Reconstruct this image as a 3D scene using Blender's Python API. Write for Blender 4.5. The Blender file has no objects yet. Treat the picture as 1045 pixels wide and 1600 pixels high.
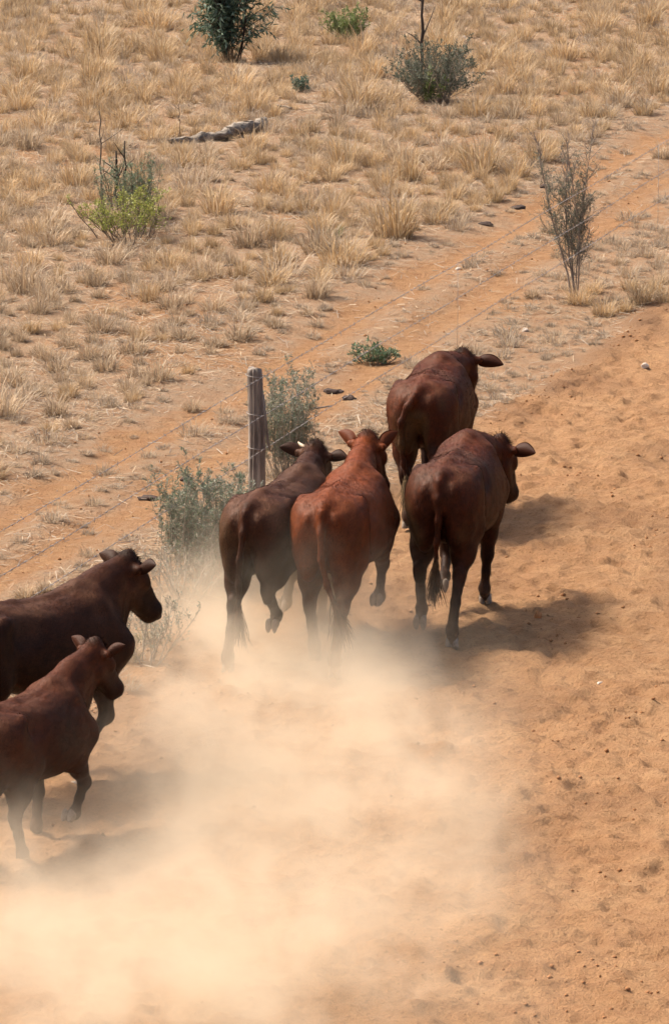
import bpy, math, random
import numpy as np
from mathutils import Vector, Matrix

random.seed(7)
RNG = np.random.default_rng(7)
C = bpy.context.scene.collection
SC = bpy.context.scene
R = math.radians

# ------------------------------------------------------------------ camera, sky, sun, exposure
PITCH = R(11.5)
CAM_H = 8.357
F_PX = 8699.8                                   # focal length in photo pixels (photo is 1045 x 1600)
cam = bpy.data.cameras.new('camera'); cam_o = bpy.data.objects.new('camera', cam); C.objects.link(cam_o)
cam_o.location = (0, 0, CAM_H); cam_o.rotation_euler = (math.pi / 2 - PITCH, 0, 0)
cam.sensor_fit = 'VERTICAL'; cam.sensor_height = 36.0; cam.lens = F_PX / 1600 * 36.0
cam.clip_start = 0.5; cam.clip_end = 3000
SC.camera = cam_o

SUN_EL, SUN_AZ = R(52), R(-62)                   # azimuth from +Y (away), negative = to the left
world = bpy.data.worlds.new('World'); SC.world = world; world.use_nodes = True
wn = world.node_tree
bg = wn.nodes['Background']
sky = wn.nodes.new('ShaderNodeTexSky'); sky.sky_type = 'NISHITA'; sky.sun_disc = False
sky.sun_elevation = SUN_EL; sky.sun_rotation = SUN_AZ; sky.dust_density = 7.0; sky.air_density = 1.0; sky.ozone_density = 0.4
wn.links.new(sky.outputs[0], bg.inputs[0]); bg.inputs[1].default_value = 0.10
sun = bpy.data.lights.new('sun', 'SUN'); sun.energy = 3.1; sun.angle = R(10.0); sun.color = (1.0, 0.91, 0.77)
sun_o = bpy.data.objects.new('sun', sun); C.objects.link(sun_o)
sdir = Vector((math.sin(SUN_AZ) * math.cos(SUN_EL), math.cos(SUN_AZ) * math.cos(SUN_EL), math.sin(SUN_EL)))
sun_o.rotation_euler = sdir.to_track_quat('Z', 'Y').to_euler(); sun_o.location = (0, 0, 30)
SC.view_settings.view_transform = 'Standard'; SC.view_settings.look = 'None'
SC.view_settings.exposure = 1.05; SC.view_settings.gamma = 1.0; SC.view_settings.use_curve_mapping = False
SC.cycles.use_denoising = True
SC.cycles.max_bounces = 8; SC.cycles.volume_bounces = 2; SC.cycles.transparent_max_bounces = 8
SC.cycles.volume_step_rate = 1.0; SC.cycles.volume_max_steps = 128

# ------------------------------------------------------------------ helpers
def at(px, py, z=0.0):
    """the point at height z on the line of sight of a photo pixel"""
    a = (px - 522.5) / F_PX; b = (800 - py) / F_PX
    v = (a, math.cos(PITCH) + b * math.sin(PITCH), -math.sin(PITCH) + b * math.cos(PITCH))
    t = (z - CAM_H) / v[2]
    return np.array([v[0] * t, v[1] * t, z])

def px_per_m(py):
    return math.cos(PITCH) * (py + 970) / CAM_H

_P2 = RNG.random((256, 256)).astype(np.float32)
def noise2(x, y):
    xi = np.floor(x).astype(np.int64); yi = np.floor(y).astype(np.int64)
    fx = x - xi; fy = y - yi
    fx = fx * fx * (3 - 2 * fx); fy = fy * fy * (3 - 2 * fy)
    a = _P2[xi & 255, yi & 255]; b = _P2[(xi + 1) & 255, yi & 255]
    c = _P2[xi & 255, (yi + 1) & 255]; d = _P2[(xi + 1) & 255, (yi + 1) & 255]
    return (a + (b - a) * fx) * (1 - fy) + (c + (d - c) * fx) * fy - 0.5
_P3 = RNG.random((64, 64, 64)).astype(np.float32)
def noise3(p):
    i = np.floor(p).astype(np.int64); f = p - i; f = f * f * (3 - 2 * f); i0 = i & 63; i1 = (i + 1) & 63
    def g(a, b, c): return _P3[a, b, c]
    x0, y0, z0 = i0.T; x1, y1, z1 = i1.T; fx, fy, fz = f.T
    c00 = g(x0, y0, z0) * (1 - fx) + g(x1, y0, z0) * fx; c10 = g(x0, y1, z0) * (1 - fx) + g(x1, y1, z0) * fx
    c01 = g(x0, y0, z1) * (1 - fx) + g(x1, y0, z1) * fx; c11 = g(x0, y1, z1) * (1 - fx) + g(x1, y1, z1) * fx
    return (c00 * (1 - fy) + c10 * fy) * (1 - fz) + (c01 * (1 - fy) + c11 * fy) * fz - 0.5

def sstep(a, b, x):
    t = np.clip((x - a) / (b - a), 0, 1); return t * t * (3 - 2 * t)

FEN_A = at(403, 828)[:2]
FEN_ANG = R(15.993)
FEN_D = np.array([math.sin(FEN_ANG), math.cos(FEN_ANG)]); FEN_R = np.array([FEN_D[1], -FEN_D[0]])
def uv_of(x, y):
    dx = x - FEN_A[0]; dy = y - FEN_A[1]
    return dx * FEN_D[0] + dy * FEN_D[1], dx * FEN_R[0] + dy * FEN_R[1]

_DENTS = None
def road_edge(u):
    return 0.58 + 0.22 * noise2(u * 0.35, u * 0 + 3.3) + 0.12 * noise2(u * 1.3, u * 0 + 9.1)
def ground_z(x, y):
    x = np.asarray(x, float); y = np.asarray(y, float)
    u, v = uv_of(x, y)
    road = sstep(-0.25, 0.25, v - road_edge(u))
    track = np.exp(-((v + 1.18) / 0.22) ** 2) + np.exp(-((v + 1.95) / 0.25) ** 2)
    z = 0.07 * noise2(x / 1.7, y / 1.9) + 0.20 * noise2(x / 7.0 + 5, y / 8.0)
    z *= (1 - 0.8 * road)
    fine = 0.022 * noise2(x / 0.42 + 7, y / 0.5) + 0.020 * noise2(x / 0.17, y / 0.2 + 31) + 0.040 * noise2(x / 0.085, y / 0.11)
    z += fine * (0.55 + 0.75 * road)
    z -= 0.045 * track
    n = noise2(x / 0.3 + 50, y / 0.4)
    z += 0.050 * np.exp(-((v - road_edge(u) - 0.12) / 0.20) ** 2) * (0.6 + 1.2 * n)        # low windrow on the graded edge
    # hoof prints trodden into the loose road dust
    k = noise2(x / 0.14 + 90, y / 0.19 + 12)
    z -= road * 0.016 * sstep(0.16, 0.36, k)
    k = noise2(x / 0.085 + 33, y / 0.12 + 71)
    z -= road * 0.016 * sstep(0.20, 0.38, k)
    z += road * 0.018 * sstep(0.10, 0.30, noise2(x / 0.10 + 13, y / 0.13 + 44))
    return z

def gz(x, y): return float(ground_z(np.array([x]), np.array([y]))[0])

def tag(o, label=None, cat=None, group=None, kind=None):
    if label: o['label'] = label
    if cat: o['category'] = cat
    if group: o['group'] = group
    if kind: o['kind'] = kind
    return o

def link(name, me, mat=None, parent=None):
    o = bpy.data.objects.new(name, me); C.objects.link(o)
    if mat is not None and not me.materials: me.materials.append(mat)
    if parent is not None: o.parent = parent
    return o

def empty(name, loc, rz=0.0):
    o = bpy.data.objects.new(name, None); C.objects.link(o); o.location = loc; o.rotation_euler = (0, 0, rz)
    o.empty_display_size = 0.2
    return o

def mesh_np(name, V, faces, smooth=True, col=None, colname='Col'):
    """faces: an (n,3) or (n,4) int array"""
    V = np.asarray(V, np.float32); faces = np.asarray(faces, np.int32)
    me = bpy.data.meshes.new(name)
    k = faces.shape[1]
    me.vertices.add(len(V)); me.vertices.foreach_set('co', V.ravel())
    me.loops.add(faces.size); me.loops.foreach_set('vertex_index', faces.ravel())
    me.polygons.add(len(faces)); me.polygons.foreach_set('loop_start', np.arange(0, faces.size, k, dtype=np.int32))
    me.polygons.foreach_set('use_smooth', np.full(len(faces), smooth))
    me.update(calc_edges=True)
    if col is not None:
        a = me.color_attributes.new(colname, 'FLOAT_COLOR', 'POINT')
        c = np.ones((len(V), 4), np.float32); c[:, :3] = col
        a.data.foreach_set('color', c.ravel())
    return me

class MB:
    """collects tubes, rings and quads for ONE mesh"""
    def __init__(s): s.v = []; s.f = []; s.c = []
    def add(s, V, Fc, col=(1, 1, 1)):
        n = len(s.v); s.v += [tuple(p) for p in V]; s.f += [tuple(i + n for i in q) for q in Fc]
        s.c += [tuple(col)] * len(V)
    def tube(s, pts, rad, sides=6, col=(1, 1, 1), caps=True):
        pts = [Vector(p) for p in pts]; n = len(pts)
        V = []; up = Vector((0.31, 0.2, 0.93)).normalized()
        for i, p in enumerate(pts):
            t = (pts[min(i + 1, n - 1)] - pts[max(i - 1, 0)])
            t = t.normalized() if t.length > 1e-9 else Vector((0, 0, 1))
            a = t.cross(up)
            if a.length < 1e-3: a = t.cross(Vector((1, 0, 0)))
            a.normalize(); b = a.cross(t)
            r = rad[i] if hasattr(rad, '__len__') else rad
            for k in range(sides):
                th = 2 * math.pi * k / sides
                V.append(p + a * (r * math.cos(th)) + b * (r * math.sin(th)))
        Fc = []
        for i in range(n - 1):
            for k in range(sides):
                k2 = (k + 1) % sides
                Fc.append((i * sides + k, i * sides + k2, (i + 1) * sides + k2, (i + 1) * sides + k))
        if caps:
            Fc.append(tuple(range(sides - 1, -1, -1))); Fc.append(tuple((n - 1) * sides + k for k in range(sides)))
        s.add(V, Fc, col)
    def build(s, name, mat, parent=None, smooth=True):
        me = bpy.data.meshes.new(name); me.from_pydata(s.v, [], s.f); me.update()
        for p in me.polygons: p.use_smooth = smooth
        a = me.color_attributes.new('Col', 'FLOAT_COLOR', 'POINT')
        c = np.ones((len(s.v), 4), np.float32); c[:, :3] = np.array(s.c, np.float32).reshape(-1, 3)
        a.data.foreach_set('color', c.ravel())
        return link(name, me, mat, parent)

# ------------------------------------------------------------------ materials
def new_mat(name):
    m = bpy.data.materials.new(name); m.use_nodes = True
    nt = m.node_tree; b = nt.nodes['Principled BSDF']
    return m, nt, b
def nd(nt, typ, **kw):
    n = nt.nodes.new(typ)
    for k, v in kw.items():
        if k in n.inputs: n.inputs[k].default_value = v
        else: setattr(n, k, v)
    return n
def math_n(nt, op, a, b=None, clamp=False):
    n = nt.nodes.new('ShaderNodeMath'); n.operation = op; n.use_clamp = clamp
    for i, q in enumerate((a, b)):
        if q is None: continue
        if hasattr(q, 'is_linked'): nt.links.new(q, n.inputs[i])
        else: n.inputs[i].default_value = q
    return n.outputs[0]
def mixc(nt, fac, a, b, blend='MIX'):
    n = nt.nodes.new('ShaderNodeMix'); n.data_type = 'RGBA'; n.blend_type = blend
    for sock, q in ((n.inputs[0], fac), (n.inputs[6], a), (n.inputs[7], b)):
        if hasattr(q, 'is_linked'): nt.links.new(q, sock)
        elif isinstance(q, (int, float)): sock.default_value = q
        else: sock.default_value = (*q, 1)
    return n.outputs[2]
def tex(nt, scale, detail=4, rough=0.6, coord='Object', vec=None):
    tc = nt.nodes.new('ShaderNodeTexCoord')
    n = nd(nt, 'ShaderNodeTexNoise', Scale=scale, Detail=detail, Roughness=rough)
    nt.links.new(vec if vec is not None else tc.outputs[coord], n.inputs['Vector'])
    return n.outputs['Fac']
def ramp(nt, fac, stops):
    n = nt.nodes.new('ShaderNodeValToRGB'); nt.links.new(fac, n.inputs[0])
    e = n.color_ramp.elements
    while len(e) < len(stops): e.new(0.5)
    for el, (p, c) in zip(e, stops):
        el.position = p; el.color = (*c, 1) if hasattr(c, '__len__') else (c, c, c, 1)
    return n.outputs[0]
def bump(nt, b, h, strength, dist):
    n = nd(nt, 'ShaderNodeBump', Strength=strength, Distance=dist); nt.links.new(h, n.inputs['Height'])
    nt.links.new(n.outputs[0], b.inputs['Normal'])

def soil_material():
    m, nt, b = new_mat('red_earth')
    at_ = nd(nt, 'ShaderNodeAttribute', attribute_name='Soil')
    sep = nt.nodes.new('ShaderNodeSeparateColor'); nt.links.new(at_.outputs['Color'], sep.inputs[0])
    road, litter, damp = sep.outputs
    n1 = tex(nt, 1.1, 5, 0.6); n2 = tex(nt, 7, 5, 0.65); n3 = tex(nt, 38, 4, 0.7); n4 = tex(nt, 170, 3, 0.7)
    orange = mixc(nt, ramp(nt, n2, [(0.32, 0), (0.68, 1)]), (0.40, 0.200, 0.095), (0.54, 0.31, 0.155))
    field = mixc(nt, ramp(nt, n2, [(0.35, 0), (0.65, 1)]), (0.43, 0.255, 0.150), (0.53, 0.345, 0.215))
    roadc = mixc(nt, ramp(nt, n1, [(0.35, 0), (0.65, 1)]), (0.53, 0.285, 0.140), (0.62, 0.362, 0.188))
    roadc = mixc(nt, ramp(nt, n2, [(0.42, 0), (0.75, 1)]), roadc, (0.41, 0.205, 0.098))
    c = mixc(nt, litter, orange, field)
    grey = mixc(nt, n3, (0.36, 0.25, 0.165), (0.50, 0.36, 0.245))
    lf = math_n(nt, 'MULTIPLY', litter, ramp(nt, n2, [(0.40, 0), (0.62, 0.8)]))
    c = mixc(nt, lf, c, grey)
    c = mixc(nt, road, c, roadc)
    c = mixc(nt, damp, c, (0.225, 0.115, 0.062))
    c = mixc(nt, math_n(nt, 'MULTIPLY', ramp(nt, n3, [(0.54, 0), (0.66, 1)]), 0.55), c, (0.22, 0.095, 0.042))
    c = mixc(nt, math_n(nt, 'MULTIPLY', ramp(nt, n4, [(0.54, 0), (0.64, 1)]), 0.5), c, (0.66, 0.42, 0.22))
    n5 = tex(nt, 75, 4, 0.75)
    c = mixc(nt, math_n(nt, 'MULTIPLY', ramp(nt, n5, [(0.57, 0), (0.65, 1)]), 0.5), c, (0.19, 0.085, 0.04))
    nt.links.new(c, b.inputs['Base Color']); b.inputs['Roughness'].default_value = 0.95
    b.inputs['Specular IOR Level'].default_value = 0.15
    h = math_n(nt, 'ADD', math_n(nt, 'MULTIPLY', n3, 1.0), math_n(nt, 'MULTIPLY', n4, 0.45))
    bump(nt, b, h, 1.0, 0.07)
    return m

def plant_material(name, translucent=0.3, rough=0.6, vary=0.25):
    m, nt, b = new_mat(name)
    at_ = nd(nt, 'ShaderNodeAttribute', attribute_name='Col')
    oi = nt.nodes.new('ShaderNodeObjectInfo')
    f = math_n(nt, 'ADD', math_n(nt, 'MULTIPLY', oi.outputs['Random'], vary), 1 - vary / 2)
    c = mixc(nt, 1.0, at_.outputs['Color'], (1, 1, 1), 'MULTIPLY')
    sc = nt.nodes.new('ShaderNodeVectorMath'); sc.operation = 'SCALE'
    nt.links.new(c, sc.inputs[0]); nt.links.new(f, sc.inputs['Scale'])
    nt.links.new(sc.outputs[0], b.inputs['Base Color']); b.inputs['Roughness'].default_value = rough
    b.inputs['Specular IOR Level'].default_value = 0.25
    if translucent:
        tr = nt.nodes.new('ShaderNodeBsdfTranslucent'); nt.links.new(sc.outputs[0], tr.inputs[0])
        mx = nt.nodes.new('ShaderNodeMixShader'); mx.inputs[0].default_value = translucent
        out = nt.nodes['Material Output']
        nt.links.new(b.outputs[0], mx.inputs[1]); nt.links.new(tr.outputs[0], mx.inputs[2]); nt.links.new(mx.outputs[0], out.inputs[0])
    return m

def noisy_mat(name, c0, c1, scale, rough=0.8, bscale=None, bdist=0.004, spec=0.2, stretch=None, attr=False):
    m, nt, b = new_mat(name)
    vec = None
    if stretch:
        tc = nt.nodes.new('ShaderNodeTexCoord'); mp = nt.nodes.new('ShaderNodeMapping'); mp.inputs['Scale'].default_value = stretch
        nt.links.new(tc.outputs['Object'], mp.inputs[0]); vec = mp.outputs[0]
    n = tex(nt, scale, 5, 0.65, vec=vec)
    c = mixc(nt, ramp(nt, n, [(0.3, 0), (0.7, 1)]), c0, c1)
    if attr:
        a = nd(nt, 'ShaderNodeAttribute', attribute_name='Col'); c = mixc(nt, 1.0, c, a.outputs['Color'], 'MULTIPLY')
    nt.links.new(c, b.inputs['Base Color']); b.inputs['Roughness'].default_value = rough; b.inputs['Specular IOR Level'].default_value = spec
    bump(nt, b, tex(nt, bscale or scale * 3, 4, 0.7, vec=vec), 0.8, bdist)
    return m

def coat_material():
    m, nt, b = new_mat('cattle_coat')
    a = nd(nt, 'ShaderNodeAttribute', attribute_name='Col')
    n = tex(nt, 14, 5, 0.7); n2 = tex(nt, 90, 4, 0.75)
    k = math_n(nt, 'ADD', math_n(nt, 'MULTIPLY', n, 0.7), math_n(nt, 'MULTIPLY', n2, 0.9))
    k = math_n(nt, 'ADD', k, 0.25)
    sc = nt.nodes.new('ShaderNodeVectorMath'); sc.operation = 'SCALE'
    nt.links.new(a.outputs['Color'], sc.inputs[0]); nt.links.new(k, sc.inputs['Scale'])
    nt.links.new(sc.outputs[0], b.inputs['Base Color'])
    b.inputs['Roughness'].default_value = 0.50; b.inputs['Specular IOR Level'].default_value = 0.09
    b.inputs['Sheen Weight'].default_value = 0.0; b.inputs['Sheen Roughness'].default_value = 0.5
    b.inputs['Sheen Tint'].default_value = (0.8, 0.45, 0.3, 1)
    h = math_n(nt, 'ADD', tex(nt, 120, 3, 0.7), math_n(nt, 'MULTIPLY', tex(nt, 16, 3, 0.6), 1.2))
    bump(nt, b, h, 0.40, 0.007)
    return m

M_SOIL = soil_material()
M_GRASS = plant_material('dry_grass', 0.35, 0.55)
M_LEAF = plant_material('leaf', 0.25, 0.5)
M_TWIG = plant_material('twig_bark', 0.0, 0.8, 0.1)
M_COAT = coat_material()
M_WOOD = noisy_mat('weathered_wood', (0.07, 0.056, 0.048), (0.42, 0.35, 0.295), 16, 0.9, 40, 0.012, 0.2, (1, 1, 0.13))
M_LOG = noisy_mat('bleached_wood', (0.085, 0.068, 0.056), (0.46, 0.39, 0.32), 24, 0.92, 60, 0.02, 0.1, (0.22, 1, 1))
M_WIRE, _nt, _b = new_mat('galvanised_wire'); _b.inputs['Base Color'].default_value = (0.30, 0.27, 0.255, 1); _b.inputs['Metallic'].default_value = 0.35; _b.inputs['Roughness'].default_value = 0.5
M_DUNG = noisy_mat('dung', (0.032, 0.021, 0.017), (0.085, 0.055, 0.043), 22, 0.8, 60, 0.006)
M_STONE = noisy_mat('pale_stone', (0.42, 0.33, 0.26), (0.62, 0.54, 0.46), 14, 0.9, 50, 0.003)
M_CLOD = noisy_mat('earth_clod', (0.22, 0.10, 0.045), (0.40, 0.20, 0.09), 30, 0.95, 90, 0.004)
M_HOOF = noisy_mat('hoof_horn', (0.13, 0.10, 0.085), (0.34, 0.28, 0.23), 30, 0.6, 90, 0.002)
M_HORN = noisy_mat('horn', (0.50, 0.37, 0.25), (0.64, 0.51, 0.37), 30, 0.4, 90, 0.001)
M_EYE, _nt, _b = new_mat('eye'); _b.inputs['Base Color'].default_value = (0.012, 0.008, 0.006, 1); _b.inputs['Roughness'].default_value = 0.08
M_NOSE, _nt, _b = new_mat('muzzle_skin'); _b.inputs['Base Color'].default_value = (0.03, 0.018, 0.015, 1); _b.inputs['Roughness'].default_value = 0.35

# ------------------------------------------------------------------ ground, road, wheel tracks
def build_ground():
    def axis(parts, lo, hi):
        core = np.concatenate([np.arange(a, b, s) for a, b, s in parts] + [[parts[-1][1]]])
        out_l = [core[0]]; s = 0.3
        while out_l[-1] > lo: out_l.append(out_l[-1] - s); s *= 1.6
        out_r = [core[-1]]; s = 0.3
        while out_r[-1] < hi: out_r.append(out_r[-1] + s); s *= 1.6
        return np.concatenate([out_l[:0:-1], core, out_r[1:]])
    xs = axis([(-5.4, 5.4, 0.027)], -900, 900)
    ys = axis([(26.5, 46, 0.033), (46, 78, 0.09)], -900, 1600)
    X, Y = np.meshgrid(xs, ys, indexing='ij')
    Z = ground_z(X, Y)
    far = sstep(8, 30, np.abs(X)) + sstep(85, 130, Y) + sstep(20, 0, Y)
    Z = Z * (1 - np.clip(far, 0, 1))
    nx, ny = X.shape
    V = np.stack([X.ravel(), Y.ravel(), Z.ravel()], 1)
    I = np.arange(nx * ny).reshape(nx, ny)
    Q = np.stack([I[:-1, :-1], I[1:, :-1], I[1:, 1:], I[:-1, 1:]], -1).reshape(-1, 4)
    u, v = uv_of(V[:, 0], V[:, 1])
    re = road_edge(u)
    road = sstep(-0.20, 0.25, v - re + 0.25 * noise2(V[:, 0] / 0.35, V[:, 1] / 0.5))
    w = 0.55 * noise2(V[:, 0] / 0.6 + 3, V[:, 1] / 0.9) + 0.2 * noise2(V[:, 0] / 0.2 + 3, V[:, 1] / 0.3)
    tr = sstep(-2.30, -1.95, v + w) * (1 - sstep(-1.05, -0.65, v + w))
    ctr = np.exp(-((v + 1.52 + 0.5 * w) / 0.20) ** 2) * 0.85
    bare = sstep(0.16, 0.30, noise2(V[:, 0] / 1.6 + 8, V[:, 1] / 3.0) + 0.4 * noise2(V[:, 0] / 0.5, V[:, 1] / 0.9))
    litter = np.clip(1 - tr * (1 - ctr) - 0.75 * bare, 0, 1)
    litter = np.where(v > -0.6, litter * 0.75, litter)
    # loose dark soil churned by hooves: the darker graded edge and some trodden patches
    edge = np.exp(-((v - re - 0.10) / 0.22) ** 2) * sstep(-0.15, 0.25, noise2(V[:, 0] / 0.4 + 60, V[:, 1] / 0.6))
    damp = 0.45 * edge + 0.35 * road * sstep(0.12, 0.36, noise2(V[:, 0] / 0.9 + 21, V[:, 1] / 1.2 + 5))
    col = np.stack([road, litter, np.clip(damp, 0, 1)], 1)
    # vertex normals of the whole sheet, so that the pieces meet without a seam
    dzx = np.gradient(Z, xs, axis=0); dzy = np.gradient(Z, ys, axis=1)
    N = np.stack([-dzx.ravel(), -dzy.ravel(), np.ones(nx * ny)], 1); N /= np.linalg.norm(N, axis=1)[:, None]
    qc = V[Q].mean(1); uq, vq = uv_of(qc[:, 0], qc[:, 1])
    is_road = (vq > road_edge(uq)) & (vq < 7.0)
    is_track = (vq > -2.35) & (vq < -0.75)
    for name, sel in (('dirt_road', is_road), ('wheel_track', is_track), ('ground', ~(is_road | is_track))):
        q = Q[sel]; used = np.unique(q); remap = np.zeros(len(V), np.int64); remap[used] = np.arange(len(used))
        me = mesh_np(name, V[used], remap[q], True, col[used], 'Soil')
        me.normals_split_custom_set_from_vertices(N[used].tolist())
        o = link(name, me, M_SOIL); o['kind'] = 'structure'
        o['label'] = {'dirt_road': 'wide trampled orange dirt road', 'wheel_track': 'bare orange wheel track beside the fence', 'ground': 'red earth with dry litter'}[name]
build_ground()

# ------------------------------------------------------------------ dry grass
STRAW = np.array([(0.50, 0.375, 0.25), (0.45, 0.325, 0.205), (0.54, 0.43, 0.305), (0.41, 0.285, 0.175), (0.38, 0.295, 0.215)])
GOLD = np.array([(0.53, 0.365, 0.195), (0.475, 0.31, 0.155), (0.55, 0.42, 0.265), (0.41, 0.285, 0.165), (0.48, 0.37, 0.255)])
GREY = np.array([(0.40, 0.325, 0.25), (0.46, 0.38, 0.29), (0.33, 0.26, 0.20), (0.43, 0.33, 0.23)])
DARK = np.array([(0.26, 0.195, 0.135), (0.32, 0.24, 0.165), (0.22, 0.17, 0.13), (0.38, 0.285, 0.185)])
GREEN = np.array([(0.10, 0.13, 0.045), (0.14, 0.16, 0.06), (0.20, 0.19, 0.08)])

def blades(n, rad, height, pal, lean=0.9, width=0.006, rng=RNG, mats=0.0):
    """numpy arrays of n arching two-piece blades rooted in a disc"""
    a = rng.random(n) * 2 * np.pi
    r = rad * np.sqrt(rng.random(n)) * 0.55
    bx, by = r * np.cos(a), r * np.sin(a)
    out = a + rng.normal(0, 0.6, n)
    tilt = np.abs(rng.normal(0.12 + lean * (r / max(rad, 1e-6)), 0.28, n))
    L = height * (0.45 + 0.65 * rng.random(n))
    tl = np.clip(tilt, 0, 1.35)
    d1 = np.stack([np.sin(tl) * np.cos(out), np.sin(tl) * np.sin(out), np.cos(tl)], 1)
    t2 = np.clip(tl + 0.25 + 0.7 * rng.random(n) * (0.4 + lean), 0, 2.0)
    d2 = np.stack([np.sin(t2) * np.cos(out), np.sin(t2) * np.sin(out), np.cos(t2)], 1)
    side = np.stack([-np.sin(out + rng.normal(0, 0.9, n)), np.cos(out), np.zeros(n)], 1)
    side /= np.linalg.norm(side, axis=1)[:, None]
    w = (width * (0.6 + 0.8 * rng.random(n)))[:, None]
    p0 = np.stack([bx, by, np.full(n, -0.02)], 1)
    p1 = p0 + d1 * (L * 0.6)[:, None]; p2 = p1 + d2 * (L * 0.5)[:, None]
    p2[:, 2] = np.maximum(p2[:, 2], 0.008)
    V = np.stack([p0 - side * w, p0 + side * w, p1 + side * w * 0.8, p1 - side * w * 0.8, p2], 1)   # n,5,3
    c = pal[rng.integers(0, len(pal), n)] * (0.85 + 0.3 * rng.random(n))[:, None]
    return V, c

def blades_mesh(V, c):
    n = len(V); base = np.arange(n)[:, None] * 5
    T = np.concatenate([base + [0, 1, 2], base + [0, 2, 3], base + [3, 2, 4]], 0)
    return V.reshape(-1, 3), T, np.repeat(c, 5, 0)

def tuft_data(kind, rng):
    if kind == 'straw':   # upright pale stems over a grey mop of old leaves
        A = [blades(170, 0.18, 0.23, STRAW, 0.85, 0.0036, rng), blades(70, 0.19, 0.14, DARK, 1.25, 0.004, rng), blades(22, 0.14, 0.36, STRAW, 0.45, 0.0026, rng)]
    elif kind == 'gold':
        A = [blades(180, 0.19, 0.26, GOLD, 0.7, 0.0036, rng), blades(55, 0.18, 0.14, DARK, 1.2, 0.004, rng), blades(30, 0.16, 0.38, GOLD, 0.4, 0.0026, rng)]
    elif kind == 'grey':
        A = [blades(120, 0.17, 0.15, GREY, 1.15, 0.0036, rng), blades(60, 0.18, 0.10, DARK, 1.5, 0.004, rng), blades(12, 0.12, 0.24, STRAW, 0.7, 0.0026, rng)]
    elif kind == 'loose':  # sprawling mat
        A = [blades(110, 0.25, 0.20, GREY, 1.3, 0.0034, rng), blades(70, 0.22, 0.24, STRAW, 0.95, 0.0034, rng)]
    elif kind == 'green':
        A = [blades(90, 0.15, 0.24, STRAW, 0.8, 0.0036, rng), blades(70, 0.10, 0.24, GREEN, 0.5, 0.0036, rng), blades(60, 0.17, 0.14, DARK, 1.3, 0.004, rng)]
    V = np.concatenate([a[0] for a in A]); c = np.concatenate([a[1] for a in A])
    return V, c
KINDS = ('straw', 'gold', 'grey', 'loose', 'green')
TUFTS = {k: [tuft_data(k, np.random.default_rng(100 + 10 * i + j)) for j in range(7 if k != 'green' else 3)] for i, k in enumerate(KINDS)}
TUFT_MESH = {k: [mesh_np(k + '_tuft_mesh', *(lambda q: (q[0], q[1], False, q[2]))(blades_mesh(*t))) for t in v] for k, v in TUFTS.items()}
for k in TUFT_MESH:
    for me in TUFT_MESH[k]: me.materials.append(M_GRASS)

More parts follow.
